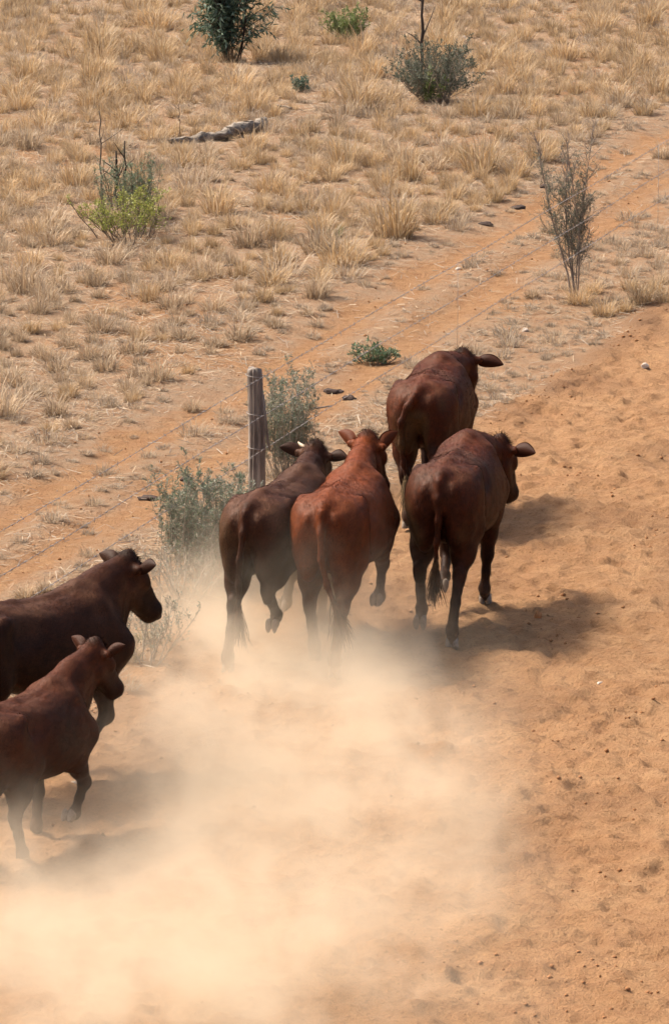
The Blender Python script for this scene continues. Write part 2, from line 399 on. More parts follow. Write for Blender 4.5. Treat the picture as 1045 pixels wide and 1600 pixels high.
taken = []          # (x, y, r) of what already stands there
plan = []           # (kind, x, y, scale, zscale)
def listed(px, py, wpx, kind):
    p = at(px, py); s = wpx / px_per_m(py) / 0.44
    plan.append((kind, p[0], p[1], s, s * (0.9 if kind != 'gold' else 1.0), True)); taken.append((p[0], p[1], 0.20 * s))
LIST = [(269, 482, 78, 'straw'), (209, 545, 80, 'straw'), (373, 527, 78, 'straw'), (430, 508, 55, 'straw'), (478, 490, 42, 'straw'), (90, 485, 48, 'straw'),
 (22, 598, 80, 'straw'), (62, 548, 55, 'straw'), (55, 606, 55, 'straw'), (140, 656, 40, 'loose'), (300, 633, 55, 'straw'), (200, 608, 62, 'straw'), (75, 692, 85, 'loose'),
 (150, 622, 55, 'loose'), (279, 562, 40, 'loose'), (105, 457, 55, 'straw'), (155, 466, 45, 'straw'), (497, 457, 60, 'straw'), (388, 424, 42, 'straw'), (45, 432, 48, 'straw'), (240, 442, 42, 'grey'),
 (330, 546, 34, 'straw'), (20, 640, 60, 'loose'), (25, 710, 70, 'loose'), (160, 700, 40, 'loose'), (235, 735, 36, 'loose'), (350, 640, 40, 'loose'), (415, 500, 40, 'straw'),
 (701, 529, 36, 'grey'), (741, 401, 30, 'grey'), (746, 435, 30, 'grey'), (625, 497, 38, 'grey'), (751, 510, 30, 'grey'), (831, 462, 42, 'straw'), (781, 550, 58, 'grey'), (771, 584, 52, 'grey'),
 (836, 540, 45, 'grey'), (846, 515, 28, 'grey'), (801, 497, 50, 'grey'), (592, 622, 50, 'grey'), (568, 655, 42, 'grey'), (672, 578, 55, 'grey'), (942, 487, 62, 'gold'), (1000, 470, 70, 'gold'), (975, 482, 50, 'gold'),
 (882, 470, 46, 'grey'), (871, 577, 26, 'grey'), (911, 541, 22, 'grey'), (905, 470, 66, 'gold'), (540, 560, 34, 'grey'), (610, 600, 40, 'grey'), (640, 560, 44, 'loose'), (700, 560, 40, 'loose'),
 (860, 500, 36, 'grey'), (820, 500, 30, 'grey'), (790, 470, 30, 'loose'), (525, 375, 62, 'green'), (558, 372, 40, 'straw'),
 (323, 291, 70, 'straw'), (430, 292, 60, 'straw'), (358, 315, 44, 'straw'), (298, 360, 52, 'straw'), (470, 325, 50, 'straw'), (160, 400, 40, 'grey'), (10, 400, 50, 'straw'),
 (408, 92, 60, 'gold'), (440, 98, 66, 'gold'), (478, 100, 62, 'gold'), (512, 104, 50, 'gold'), (425, 84, 60, 'gold'), (460, 86, 60, 'gold'),
 (585, 125, 70, 'gold'), (545, 150, 60, 'gold'), (620, 190, 40, 'straw'), (700, 195, 50, 'straw'), (815, 130, 70, 'gold'), (880, 90, 70, 'gold'), (800, 195, 74, 'straw'), (900, 150, 50, 'gold'),
 (970, 170, 80, 'straw'), (680, 270, 70, 'straw'), (600, 240, 70, 'straw'), (780, 260, 60, 'straw'), (720, 305, 60, 'straw'), (40, 945, 60, 'straw'), (70, 940, 50, 'straw'), (140, 830, 46, 'grey'),
 (1035, 250, 60, 'straw'), (1030, 315, 46, 'grey'), (860, 360, 56, 'straw'), (940, 250, 40, 'grey'), (1010, 400, 60, 'loose'), (980, 430, 60, 'loose'), (1030, 440, 60, 'straw'), (955, 380, 50, 'loose'),
 (195, 1090, 70, 'loose'), (250, 960, 70, 'loose'), (300, 950, 70, 'loose'), (345, 905, 60, 'loose'), (380, 750, 40, 'loose'), (450, 745, 50, 'loose'), (500, 700, 60, 'grey'), (530, 680, 50, 'grey'), (480, 660, 40, 'loose'),
 (160, 770, 36, 'grey'), (925, 455, 50, 'gold'), (1020, 455, 60, 'gold'), (985, 452, 50, 'gold'), (960, 465, 44, 'loose'), (880, 450, 40, 'loose'), (1040, 470, 60, 'gold'), (930, 410, 44, 'loose'), (965, 415, 40, 'straw'), (1000, 380, 44, 'grey'), (850, 430, 44, 'loose'), (820, 420, 36, 'grey'), (900, 395, 40, 'loose'), (870, 400, 34, 'straw'), (1040, 380, 50, 'loose'), (1035, 410, 44, 'straw'), (205, 1050, 70, 'green'), (225, 1020, 60, 'green')]
for q in LIST: listed(*q)
# fill: candidates in the view, thicker farther out, thin beside the track
def density(x, y):
    u, v = uv_of(x, y)
    d = sstep(-2.3, -2.9, v) * (0.25 + 0.45 * sstep(46, 62, y))
    d = d * (0.12 + 2.1 * np.clip(noise2(x / 0.9 + 70, y / 2.0 + 4) + 0.30, 0, 1))
    strip = sstep(-0.95, -0.6, v) * sstep(0.6, 0.3, v) * 0.70
    verge = sstep(-1.95, -2.4, v) * 0.32
    mid = np.exp(-((v + 1.55) / 0.16) ** 2) * 0.22
    far_right = sstep(62, 70, y) * sstep(-0.8, -0.2, v) * 0.5
    return np.maximum.reduce([d, strip, verge, mid, far_right])
rng = np.random.default_rng(21)
cell = {}
for x, y, r in taken: cell.setdefault((int(x // 0.5), int(y // 0.5)), []).append((x, y, r))
keep_clear = [(*at(320, 232)[:2], 0.5), (*at(375, 225)[:2], 0.5), (*at(200, 375)[:2], 0.45), (*at(583, 556)[:2], 0.25), (*at(541, 75)[:2], 0.40), (*at(473, 158)[:2], 0.3), (*at(677, 175)[:2], 0.5), (*at(362, 108)[:2], 0.45)]
for _ in range(34000):
    y = 27 + 55 * rng.random() ** 0.9; x = (rng.random() * 2 - 1) * (5.4)
    if abs(x) > y * 0.0605 + 0.9: continue
    if rng.random() > float(density(np.array([x]), np.array([y]))[0]): continue
    u, v = uv_of(x, y)
    s = float(np.clip(rng.lognormal(-0.38, 0.42), 0.30, 1.8)) * (1.0 if y > 48 else 0.95)
    if v > -2.5: s *= 0.62
    r = 0.17 * s; ok = True; far0 = sstep(46, 62, np.array(y))
    for i in range(-1, 2):
        for j in range(-1, 2):
            for (a, b, c) in cell.get((int(x // 0.5) + i, int(y // 0.5) + j), ()):
                if (a - x) ** 2 + ((b - y) * 0.8) ** 2 < ((0.78 - 0.10 * float(far0)) * (r + c)) ** 2: ok = False
    for a, b, c in keep_clear:
        if (a - x) ** 2 + (b - y) ** 2 < c * c: ok = False
    if not ok: continue
    cell.setdefault((int(x // 0.5), int(y // 0.5)), []).append((x, y, r))
    q = rng.random(); far = float(sstep(46, 62, np.array(y)))
    g = float(noise2(np.array(x / 2.0 + 9), np.array(y / 4.0)))
    if v > -2.5: kind = 'grey' if q < 0.75 else 'loose'
    elif q < 0.22 + 0.45 * far + 0.5 * g: kind = 'gold'
    elif q < 0.80 - 0.1 * far: kind = 'straw'
    elif q < 0.90: kind = 'loose'
    else: kind = 'grey'
    plan.append((kind, x, y, s, s * (0.70 + 0.50 * rng.random()), False))

vis = []
for i, (kind, x, y, s, zs, lst) in enumerate(plan):
    d = y * math.cos(PITCH) + CAM_H * math.sin(PITCH)
    px = 522.5 + F_PX * x / d
    inside = -15 < px < 1060 and y < 75.5
    u, v = uv_of(x, y)
    vis.append((s / d * (1.6 if lst else 1.0)) if inside else 0)
order = sorted(range(len(plan)), key=lambda i: -vis[i])
single = {i for i in order[:255] if vis[i] > 0}
LBL = {'straw': 'dry straw coloured grass tussock standing in the paddock beyond the wheel track', 'gold': 'golden dry grass tussock in the thick grass far up the paddock',
       'grey': 'low grey dry tussock on bare earth near the fence line', 'loose': 'sprawling loose mat of greyish dead grass', 'green': 'dry tussock with green blades at its centre'}
GRP = {'straw': 'straw coloured tussocks', 'gold': 'golden tussocks', 'grey': 'low grey tussocks', 'loose': 'sprawling dead grass mats', 'green': 'tussocks with green blades'}
MARKS = [('the fallen log', 350, 230), ('the dark green sapling', 362, 98), ('the wide dark grey shrub', 677, 165), ('the lime green bush', 195, 378), ('the tall wispy shrub', 900, 462),
 ('the small round green bush', 541, 62), ('the grey wooden post', 403, 828), ('the low bright green herb', 583, 556), ('the large saltbush', 318, 918), ('the pale bleached stick', 350, 420),
 ('the dung pat farthest up the paddock', 850, 294), ('the dung pat by the bare patch', 757, 348), ('the blue green herb', 473, 150), ('the whitish stone', 724, 62), ('the tallest thin dead stalk', 158, 335), ('the pale stone under the wires', 716, 419), ('the crumbled brown dung pat', 521, 600)]
WORDS_ = {'straw': 'dry straw coloured tussock', 'gold': 'golden dry tussock', 'grey': 'low grey dry tussock', 'loose': 'loose mat of dead grass', 'green': 'tussock with green blades at its centre'}
best = {}
for i in single:
    kind, x, y, s_, zs_, l_ = plan[i]
    for name_, px_, py_ in MARKS:
        g_ = at(px_, py_); dx, dy = x - g_[0], (y - g_[1]) * 0.35; dist = math.hypot(dx, dy)
        if not 0.08 < dist < 1.1: continue
        side_ = ('right of' if dx > 0 else 'left of') if abs(dx) > abs(dy) else ('behind' if dy > 0 else 'in front of')
        best.setdefault((name_, side_), []).append((dist, i))
OWN = {}
for rank in (0, 1):
    for (name_, side_), lst_ in sorted(best.items(), key=lambda q: min(q[1])[0]):
        lst_ = sorted(lst_)
        if len(lst_) > rank and lst_[rank][1] not in OWN:
            i = lst_[rank][1]
            OWN[i] = WORDS_[plan[i][0]] + (' just ' if rank == 0 else ', the second ') + side_ + ' ' + name_
mass_v, mass_t, mass_c, nv = [], [], [], 0
rng = np.random.default_rng(5)
for i, (kind, x, y, s, zs, lst) in enumerate(plan):
    z = gz(x, y) - 0.005; rz = rng.random() * 6.283; j = int(rng.integers(len(TUFTS[kind])))
    if i in single:
        o = bpy.data.objects.new('grass_tussock', TUFT_MESH[kind][j]); C.objects.link(o)
        o.location = (x, y, z); o.rotation_euler = (0, 0, rz); o.scale = (s, s, zs)
        lab, grp = LBL[kind], GRP[kind]
        u, v = uv_of(x, y)
        if kind == 'straw' and v > -2.4: lab, grp = 'dry straw coloured tussock beside the bare track and fence', 'straw tussocks by the fence'
        if kind == 'gold' and v > -2.4: lab, grp = 'golden orange dry tussock at the edge of the dirt road', 'golden tussocks at the road edge'
        if kind == 'grey' and v < -2.4: lab, grp = 'small grey dry tussock among the straw coloured paddock grass', 'small grey paddock tussocks'
        tag(o, OWN.get(i, lab), 'grass tussock', grp)
    else:
        V, c = TUFTS[kind][j]
        V = V.reshape(-1, 5, 3)
        n_keep = len(V) if y < 62 else int(len(V) * 0.8)
        V = V[:n_keep] if n_keep == len(V) else V[rng.permutation(len(V))[:n_keep]]
        cs, sn = math.cos(rz), math.sin(rz)
        W = np.empty_like(V)
        W[..., 0] = (V[..., 0] * cs - V[..., 1] * sn) * s + x; W[..., 1] = (V[..., 0] * sn + V[..., 1] * cs) * s + y; W[..., 2] = V[..., 2] * zs + z
        vv, tt, cc = blades_mesh(W, c[:n_keep] * (0.85 + 0.3 * rng.random()))
        mass_v.append(vv); mass_t.append(tt + nv); mass_c.append(cc); nv += len(vv)
o = link('dry_grass', mesh_np('dry_grass', np.concatenate(mass_v), np.concatenate(mass_t), False, np.concatenate(mass_c)), M_GRASS)
tag(o, 'smaller dry grass tussocks filling the paddock', kind='stuff')
print('TUFTS', len(plan), 'single', len(single), 'mass tris', sum(len(t) for t in mass_t))

# fallen straw and twigs lying on the ground
def litter():
    rng = np.random.default_rng(77); n = 240000
    y = 27 + 50 * rng.random(n) ** 0.85; x = (rng.random(n) * 2 - 1) * (y * 0.0605 + 0.4)
    u, v = uv_of(x, y)
    d = sstep(-2.15, -2.7, v) * np.clip(0.55 + 1.2 * noise2(x / 0.7, y / 1.1), 0.06, 1)
    d = np.maximum(d, sstep(-0.95, -0.5, v) * sstep(0.75, 0.25, v) * np.clip(0.35 + 1.2 * noise2(x / 0.5, y / 0.8), 0.03, 1))
    d = np.maximum(d, 0.05 * (v < 0.6)); d = np.maximum(d, 0.5 * np.exp(-((v + 1.52) / 0.2) ** 2) * np.clip(0.4 + 1.5 * noise2(x / 0.5 + 2, y / 0.9), 0, 1)); d = np.maximum(d, 0.35 * sstep(-1.9, -2.3, v) * np.clip(0.5 + noise2(x / 0.4, y / 0.7), 0, 1))
    k = rng.random(n) < d
    x, y = x[k], y[k]; n = len(x)
    z = ground_z(x, y) + 0.006 + 0.02 * rng.random(n) ** 2
    L = 0.02 + 0.07 * rng.random(n) ** 2.5; w = 0.002 + 0.0015 * rng.random(n); a = rng.random(n) * np.pi
    up = rng.normal(0, 0.22, n)
    d1 = np.stack([np.cos(a), np.sin(a), up], 1) * L[:, None]; sd = np.stack([-np.sin(a), np.cos(a), 0.4 * rng.normal(0, 1, n)], 1) * w[:, None]
    p = np.stack([x, y, z], 1)
    V = np.stack([p - d1 - sd, p + d1 - sd, p + d1 + sd, p - d1 + sd], 1).reshape(-1, 3)
    pal = np.concatenate([STRAW, GREY, GREY, DARK])
    c = np.repeat(pal[rng.integers(0, len(pal), n)], 4, 0)
    o = link('fallen_straw', mesh_np('fallen_straw', V, np.arange(4 * n).reshape(-1, 4), False, c), M_GRASS)
    tag(o, 'dead grass stalks and twigs littering the earth', kind='stuff')
litter()

# loose clods of earth
def clods():
    rng = np.random.default_rng(31)
    base = np.array([(1, 0, 0), (-1, 0, 0), (0, 1, 0), (0, -1, 0), (0, 0, 1), (0, 0, -1)], float)
    fc = np.array([(0, 2, 4), (2, 1, 4), (1, 3, 4), (3, 0, 4), (2, 0, 5), (1, 2, 5), (3, 1, 5), (0, 3, 5)])
    Vs, Ts, n = [], [], 0
    for _ in range(26000):
        y = 27 + 42 * rng.random() ** 1.2; x = (rng.random() * 2 - 1) * (y * 0.0605 + 0.3); u, v = uv_of(x, y)
        re = 0.6
        p = 0.9 * math.exp(-((v - re - 0.12) / 0.22) ** 2) + (0.7 * max(0.0, float(noise2(np.array(x / 0.5), np.array(y / 0.9))) * 2.2 - 0.1) if v > re else 0.05) + (0.10 if -2.4 < v < -0.8 else 0)
        if rng.random() > p: continue
        s = 0.004 + 0.016 * rng.random() ** 5
        q = base * s * (0.7 + 0.6 * rng.random((6, 1))) * [1, 1, 0.75]
        a = rng.random() * 6.28; ca, sa = math.cos(a), math.sin(a)
        q = np.stack([q[:, 0] * ca - q[:, 1] * sa, q[:, 0] * sa + q[:, 1] * ca, q[:, 2]], 1)
        Vs.append(q + [x, y, gz(x, y) + s * 0.35]); Ts.append(fc + n); n += 6
    o = link('earth_crumbs', mesh_np('earth_crumbs', np.concatenate(Vs), np.concatenate(Ts), True), M_CLOD)
    tag(o, 'loose crumbs of red earth along the road edge', kind='stuff')
clods()

# ------------------------------------------------------------------ shrubs and saplings
def branch_plant(rng, stems, height, spread, up=0.5, side=6, sidelen=0.35, twig=4, leaf_n=6, leaf_len=0.03, leaf_w=0.006, base_r=0.006,
                 leaf_from=0.3, droop=0.0, base_spread=0.05, bare=0.0, crook=0.12, top_bare=1.1):
    """branch paths (list of (points, r0, r1)) and leaf arrays (pos, dir, len, w)"""
    paths, LP, LD = [], [], []
    def grow(p, d, L, r, steps, lvl, t0):
        pts = [np.array(p)]; d = np.array(d) / np.linalg.norm(d)
        for i in range(steps):
            d = d + rng.normal(0, crook, 3) + np.array([0, 0, up * 0.16 if lvl < 2 else 0.05 - droop * 0.3]); d /= np.linalg.norm(d)
            pts.append(pts[-1] + d * L / steps)
        paths.append((pts, r, r * 0.35))
        return pts, d
    for s in range(stems):
        a = rng.random() * 6.283; tilt = spread * (0.25 + 0.9 * rng.random())
        d = (math.sin(tilt) * math.cos(a), math.sin(tilt) * math.sin(a), math.cos(tilt))
        b0 = (base_spread * math.cos(a) * rng.random(), base_spread * math.sin(a) * rng.random(), -0.03)
        H = height * (0.6 + 0.45 * rng.random())
        pts, _ = grow(b0, d, H, base_r * (0.7 + 0.5 * rng.random()), 6, 0, 0)
        for k in range(side):
            t = leaf_from * 0.6 + (1 - leaf_from * 0.6) * (k + rng.random()) / side
            i = min(int(t * 6), 5); f = t * 6 - i; p = pts[i] * (1 - f) + pts[i + 1] * f
            ax = rng.normal(0, 1, 3); ax[2] = abs(ax[2]) * 0.5 + up * 0.9; ax /= np.linalg.norm(ax)
            L = sidelen * height * (0.35 + 0.8 * rng.random()) * (1.15 - 0.7 * t)
            sp, sd = grow(p, ax + 0.35 * np.array(d), L, base_r * 0.35, 4, 1, t)
            for q in range(twig):
                tt = 0.2 + 0.8 * (q + rng.random()) / twig; i = min(int(tt * 4), 3); f = tt * 4 - i; p2 = sp[i] * (1 - f) + sp[i + 1] * f
                a2 = sd + rng.normal(0, 0.7, 3); L2 = L * (0.25 + 0.35 * rng.random())
                tp, td = grow(p2, a2, L2, max(base_r * 0.2, 0.0013), 2, 2, t)
                if rng.random() < bare or t > top_bare or t < leaf_from * 0.8: continue
                for m in range(leaf_n):
                    w = rng.random(); j = 0 if w < 0.5 else 1; p3 = tp[j] + (tp[j + 1] - tp[j]) * ((w * 2) % 1)
                    dd = td + rng.normal(0, 0.75, 3); dd[2] -= droop; LP.append(p3); LD.append(dd / np.linalg.norm(dd))
    return paths, np.array(LP), np.array(LD)

def leaf_mesh(name, P_, D_, ln, lw, pal, rng, mat, parent):
    n = len(P_)
    L = ln * (0.6 + 0.8 * rng.random(n))[:, None]; W = lw * (0.6 + 0.7 * rng.random(n))[:, None]
    s = np.cross(D_, rng.normal(0, 1, (n, 3))); s /= np.linalg.norm(s, axis=1)[:, None] + 1e-9
    V = np.stack([P_, P_ + D_ * L * 0.5 + s * W, P_ + D_ * L, P_ + D_ * L * 0.5 - s * W], 1).reshape(-1, 3)
    c = np.repeat(pal[rng.integers(0, len(pal), n)] * (0.8 + 0.4 * rng.random((n, 1))), 4, 0)
    o = link(name, mesh_np(name, V, np.arange(4 * n).reshape(-1, 4), False, c), mat, parent); o['kind'] = 'stuff'
    return o

def shrub(name, px, py, label, cat, seed, pal, barkcol, scale=1.0, foliage='foliage', wood='stem', **kw):
    rng = np.random.default_rng(seed); p = at(px, py)
    root = empty(name, (p[0], p[1], gz(p[0], p[1])))
    tag(root, label, cat)
    ll, lw = kw.pop('leaf_len', 0.03), kw.pop('leaf_w', 0.006)
    paths, LP, LD = branch_plant(rng, leaf_len=ll, leaf_w=lw, **kw)
    mb = MB()
    for pts, r0, r1 in paths:
        mb.tube(pts, np.linspace(r0, r1, len(pts)), 4 if r0 > 0.004 else 3, tuple(np.array(barkcol) * (0.8 + 0.4 * rng.random())), caps=False)
    w = mb.build(wood, M_TWIG, root); w['kind'] = 'stuff'
    if len(LP): leaf_mesh(foliage, LP, LD, ll, lw, np.array(pal), rng, M_LEAF, root)
    return root

SAGE = [(0.27, 0.295, 0.225), (0.31, 0.33, 0.26), (0.23, 0.245, 0.19), (0.37, 0.36, 0.29), (0.33, 0.305, 0.235)]
SAGE_G = [(0.19, 0.25, 0.15), (0.22, 0.28, 0.19), (0.25, 0.295, 0.21), (0.16, 0.205, 0.135)]
LIME = [(0.30, 0.33, 0.07), (0.36, 0.37, 0.10), (0.24, 0.28, 0.06), (0.40, 0.37, 0.16)]
EUC = [(0.08, 0.125, 0.075), (0.105, 0.155, 0.10), (0.065, 0.10, 0.06), (0.14, 0.195, 0.14), (0.18, 0.235, 0.18)]
HERB = [(0.10, 0.165, 0.085), (0.135, 0.205, 0.115), (0.08, 0.13, 0.065), (0.20, 0.26, 0.17), (0.21, 0.20, 0.11)]
BUSHG = [(0.15, 0.20, 0.065), (0.19, 0.24, 0.085), (0.12, 0.16, 0.055), (0.24, 0.26, 0.11)]
BARK = (0.17, 0.135, 0.105); GBARK = (0.36, 0.30, 0.24); DBARK = (0.05, 0.037, 0.03)
# shrub beside the left cattle
shrub('saltbush', 322, 922, 'large grey green saltbush growing under the fence between the cattle', 'shrub', 11, SAGE + SAGE_G, GBARK,
      stems=66, height=0.86, spread=0.42, side=8, sidelen=0.26, twig=5, leaf_n=9, leaf_len=0.026, leaf_w=0.0032, leaf_from=0.15, base_spread=0.26, up=1.2, base_r=0.004)
shrub('dead_bush', 280, 945, 'tangled leafless grey bush at the foot of the large saltbush', 'shrub', 12, SAGE, GBARK,
      stems=22, height=0.42, spread=1.0, side=7, sidelen=0.45, twig=6, leaf_n=2, leaf_len=0.02, leaf_w=0.004, leaf_from=0.1, base_spread=0.22, bare=0.5)
shrub('roadside_shrub', 232, 1050, 'sparse twiggy shrub with few leaves at the road edge before the nearest heads', 'shrub', 13, SAGE, GBARK,
      stems=14, height=0.50, spread=0.7, side=6, sidelen=0.40, twig=5, leaf_n=4, leaf_len=0.022, leaf_w=0.004, leaf_from=0.35, base_spread=0.1, bare=0.2, up=0.8)
# shrub behind the post
shrub('fence_shrub', 447, 757, 'thin upright grey green shrub directly behind the wooden post', 'shrub', 14, SAGE + SAGE_G[:2], GBARK,
      stems=46, height=0.86, spread=0.34, side=8, sidelen=0.25, twig=5, leaf_n=8, leaf_len=0.026, leaf_w=0.0032, leaf_from=0.2, base_spread=0.2, up=1.3, base_r=0.004)
# tall shrub on the fence line
shrub('tall_shrub', 900, 462, 'tall narrow wispy shrub growing through the fence wires', 'shrub', 15, [(0.13, 0.165, 0.12), (0.16, 0.19, 0.14), (0.10, 0.125, 0.09), (0.21, 0.22, 0.165)], (0.25, 0.205, 0.17),
      stems=6, height=1.95, spread=0.10, side=26, sidelen=0.19, twig=8, leaf_n=8, leaf_len=0.032, leaf_w=0.0024, leaf_from=0.28, base_r=0.010, base_spread=0.05, up=0.8, top_bare=0.80, crook=0.08)
# upper paddock
shrub('green_sapling', 362, 98, 'dense dark green sapling with drooping leaves behind the golden grass', 'tree', 16, EUC, DBARK, foliage='crown', wood='trunk',
      stems=12, height=1.30, spread=0.36, side=11, sidelen=0.36, twig=7, leaf_n=6, leaf_len=0.085, leaf_w=0.011, leaf_from=0.12, base_r=0.014, base_spread=0.12, droop=0.8, up=0.5)
shrub('round_bush', 541, 62, 'small round bright green bush far up the paddock', 'shrub', 17, BUSHG, BARK,
      stems=24, height=0.46, spread=0.8, side=6, sidelen=0.45, twig=5, leaf_n=7, leaf_len=0.03, leaf_w=0.006, leaf_from=0.1, base_spread=0.12)
_g = shrub('grey_shrub', 677, 165, 'wide dark grey green shrub around a dead standing stem', 'shrub', 18, [(0.12, 0.135, 0.095), (0.15, 0.165, 0.12), (0.20, 0.21, 0.155), (0.09, 0.10, 0.072)], (0.22, 0.18, 0.15),
      stems=46, height=0.80, spread=1.0, side=7, sidelen=0.40, twig=5, leaf_n=9, leaf_len=0.028, leaf_w=0.0055, leaf_from=0.12, base_spread=0.22, up=0.5)
shrub('green_seedling', 672, 170, 'bright green seedling in front of the wide grey shrub', 'plant', 19, BUSHG, BARK,
      stems=5, height=0.42, spread=0.25, side=6, sidelen=0.3, twig=4, leaf_n=5, leaf_len=0.035, leaf_w=0.008, leaf_from=0.15, base_spread=0.05)
shrub('blue_green_herb', 473, 150, 'small blue green herb among golden tussocks', 'plant', 20, [(0.10, 0.15, 0.11), (0.13, 0.18, 0.13)], BARK,
      stems=6, height=0.26, spread=0.7, side=5, sidelen=0.4, twig=3, leaf_n=4, leaf_len=0.04, leaf_w=0.009, leaf_from=0.1, base_spread=0.06)
shrub('broom_bush', 205, 352, 'olive green broom like bush behind the lime green one', 'shrub', 21, SAGE_G + [(0.18, 0.19, 0.10)], BARK,
      stems=34, height=0.70, spread=0.45, side=7, sidelen=0.28, twig=5, leaf_n=6, leaf_len=0.028, leaf_w=0.003, leaf_from=0.2, base_spread=0.26, up=1.1)
shrub('lime_bush', 195, 378, 'low lime green leafy bush in front of dead black stems', 'shrub', 22, LIME, BARK,
      stems=34, height=0.52, spread=0.95, side=7, sidelen=0.40, twig=5, leaf_n=6, leaf_len=0.026, leaf_w=0.0055, leaf_from=0.25, base_spread=0.34, bare=0.2, up=0.7)
shrub('fence_herb', 583, 556, 'low bright green herb on the bare track', 'plant', 23, HERB, BARK,
      stems=14, height=0.22, spread=1.15, side=5, sidelen=0.5, twig=4, leaf_n=4, leaf_len=0.036, leaf_w=0.007, leaf_from=0.08, base_spread=0.10)

# dead standing stems
def dead_stem(name, px, py, h, lean, r, label, forks, seed, cat='dead sapling', col=DBARK):
    rng = np.random.default_rng(seed); p = at(px, py); root = empty(name, (p[0], p[1], gz(p[0], p[1]))); tag(root, label, cat)
    mb = MB(); n = 9; pts = [np.array([0, 0, -0.04])]
    for i in range(n):
        pts.append(np.array([lean * h * (i + 1) / n + rng.normal(0, 0.012), rng.normal(0, 0.012), h * (i + 1) / n]))
    mb.tube(pts, np.linspace(r, r * 0.45, n + 1) * (0.85 + 0.3 * rng.random(n + 1)), 7, col)
    mb.build('trunk', M_TWIG, root)
    for k in range(forks):
        i = 2 + int(rng.integers(n - 2)); q = pts[i]; d = np.array([rng.normal(0, 0.6), rng.normal(0, 0.5), 0.7])
        L = h * (0.12 + 0.25 * rng.random()); m2 = MB(); qs = [q]
        for s in range(4): d = d + rng.normal(0, 0.15, 3); qs.append(qs[-1] + d / np.linalg.norm(d) * L / 4)
        m2.tube(qs, np.linspace(r * 0.5, r * 0.15, 5), 5, col); m2.build('branch', M_TWIG, root)
    return root
dead_stem('dead_sapling', 659, 140, 1.55, 0.012, 0.024, 'bare dark dead sapling stem rising from the wide grey shrub', 5, 41)
dead_stem('dead_sapling', 184, 345, 0.66, -0.02, 0.020, 'dead black forked stem above the lime green bush', 7, 42)
dead_stem('dead_sapling', 195, 348, 0.78, 0.02, 0.014, 'thin straight dead stem rising above the forked black one', 4, 43)
dead_stem('dead_sapling', 158, 335, 1.02, 0.0, 0.011, 'tallest thin dead stalk standing just beside the lime green bush', 3, 44, col=(0.11, 0.085, 0.065))
dead_stem('dead_sapling', 281, 225, 0.42, 0.01, 0.006, 'slender dead twig standing near the thin end of the fallen log', 2, 45, col=(0.16, 0.12, 0.09))

# ------------------------------------------------------------------ fallen log, sticks, stones, dung
def rough_tube(pts, rad, sides, seed, amp):
    mb = MB(); mb.tube(pts, rad, sides); rng = np.random.default_rng(seed)
    V = np.array([list(v) for v in mb.v]); V += rng.normal(0, 1, V.shape) * amp; mb.v = [tuple(v) for v in V]
    return mb
def log_piece(a, b, r0, r1, seed, label):
    pa, pb = at(*a), at(*b); c = (pa + pb) / 2; z = gz(c[0], c[1])
    o_ = empty('fallen_log', (c[0], c[1], z)); tag(o_, label, 'log')
    n = 12; rng = np.random.default_rng(seed)
    off = np.cumsum(rng.normal(0, 0.007, (n, 3)), 0)
    pts = [(pa - c) * (1 - t) + (pb - c) * t + np.array([0, 0, r0 * 0.7]) + off[i] for i, t in enumerate(np.linspace(0, 1, n))]
    mb = rough_tube(pts, np.linspace(r0, r1, n) * (0.65 + 0.6 * rng.random(n)), 14, seed, 0.012)
    mb.build('trunk', M_LOG, o_)
log_piece((356, 226), (268, 238), 0.07, 0.02, 51, 'grey fallen log lying in the dry grass, thicker half')
log_piece((413, 207), (358, 224), 0.075, 0.06, 52, 'pale split end piece of the fallen log, upper half')

def stick(px0, py0, px1, py1, r, label, seed, mat=M_LOG):
    pa, pb = at(px0, py0), at(px1, py1); rng = np.random.default_rng(seed); c = (pa + pb) / 2
    mb = MB(); n = 7; pts = []
    for i in range(n):
        q = pa + (pb - pa) * i / (n - 1); pts.append(np.array([q[0] - c[0], q[1] - c[1] + rng.normal(0, 0.015), gz(q[0], q[1]) + r + 0.01 + 0.01 * rng.random()]))
    mb.tube(pts, np.linspace(r, r * 0.6, n), 6, (1, 1, 1)); o_ = mb.build('stick', mat); o_.location = (c[0], c[1], 0); tag(o_, label, 'stick')
stick(455, 631, 518, 628, 0.011, 'long thin brown stick lying on the bare track behind the post', 61)
stick(334, 424, 366, 417, 0.013, 'pale bleached stick on bare soil in the middle of the paddock', 62)
stick(432, 181, 456, 183, 0.018, 'short pale piece of wood among the golden grass above the log', 63)
stick(276, 57, 290, 72, 0.012, 'thin pale stick on the ground beside the green sapling', 64)

def lump(name, px, py, wpx, hz, mat, label, cat, seed, group=None, zoff=0.0, rough=0.26, aspect=0.8):
    rng = np.random.default_rng(seed); p = at(px, py, zoff); r = wpx / px_per_m(py) / 2
    import bmesh
    bm = bmesh.new(); bmesh.ops.create_icosphere(bm, subdivisions=3, radius=1.0)
    o3 = rng.random(3) * 40
    for v in bm.verts:
        q = np.array(v.co); n_ = float(noise3((q * 1.7 + o3)[None])[0]) + 0.5 * float(noise3((q * 5.5 + o3)[None])[0])
        k = 1 + rough * 3 * n_
        v.co = Vector((q[0] * r * k, q[1] * r * k * aspect, max(q[2], -0.4) * hz * k))
    me = bpy.data.meshes.new(name); bm.to_mesh(me); bm.free()
    for f in me.polygons: f.use_smooth = True
    o_ = link(name, me, mat); o_.location = (p[0], p[1], (gz(p[0], p[1]) + hz * 0.25) if zoff == 0 else zoff); o_.rotation_euler = (0, 0, 0.3 * rng.normal())
    tag(o_, label, cat, group); return o_
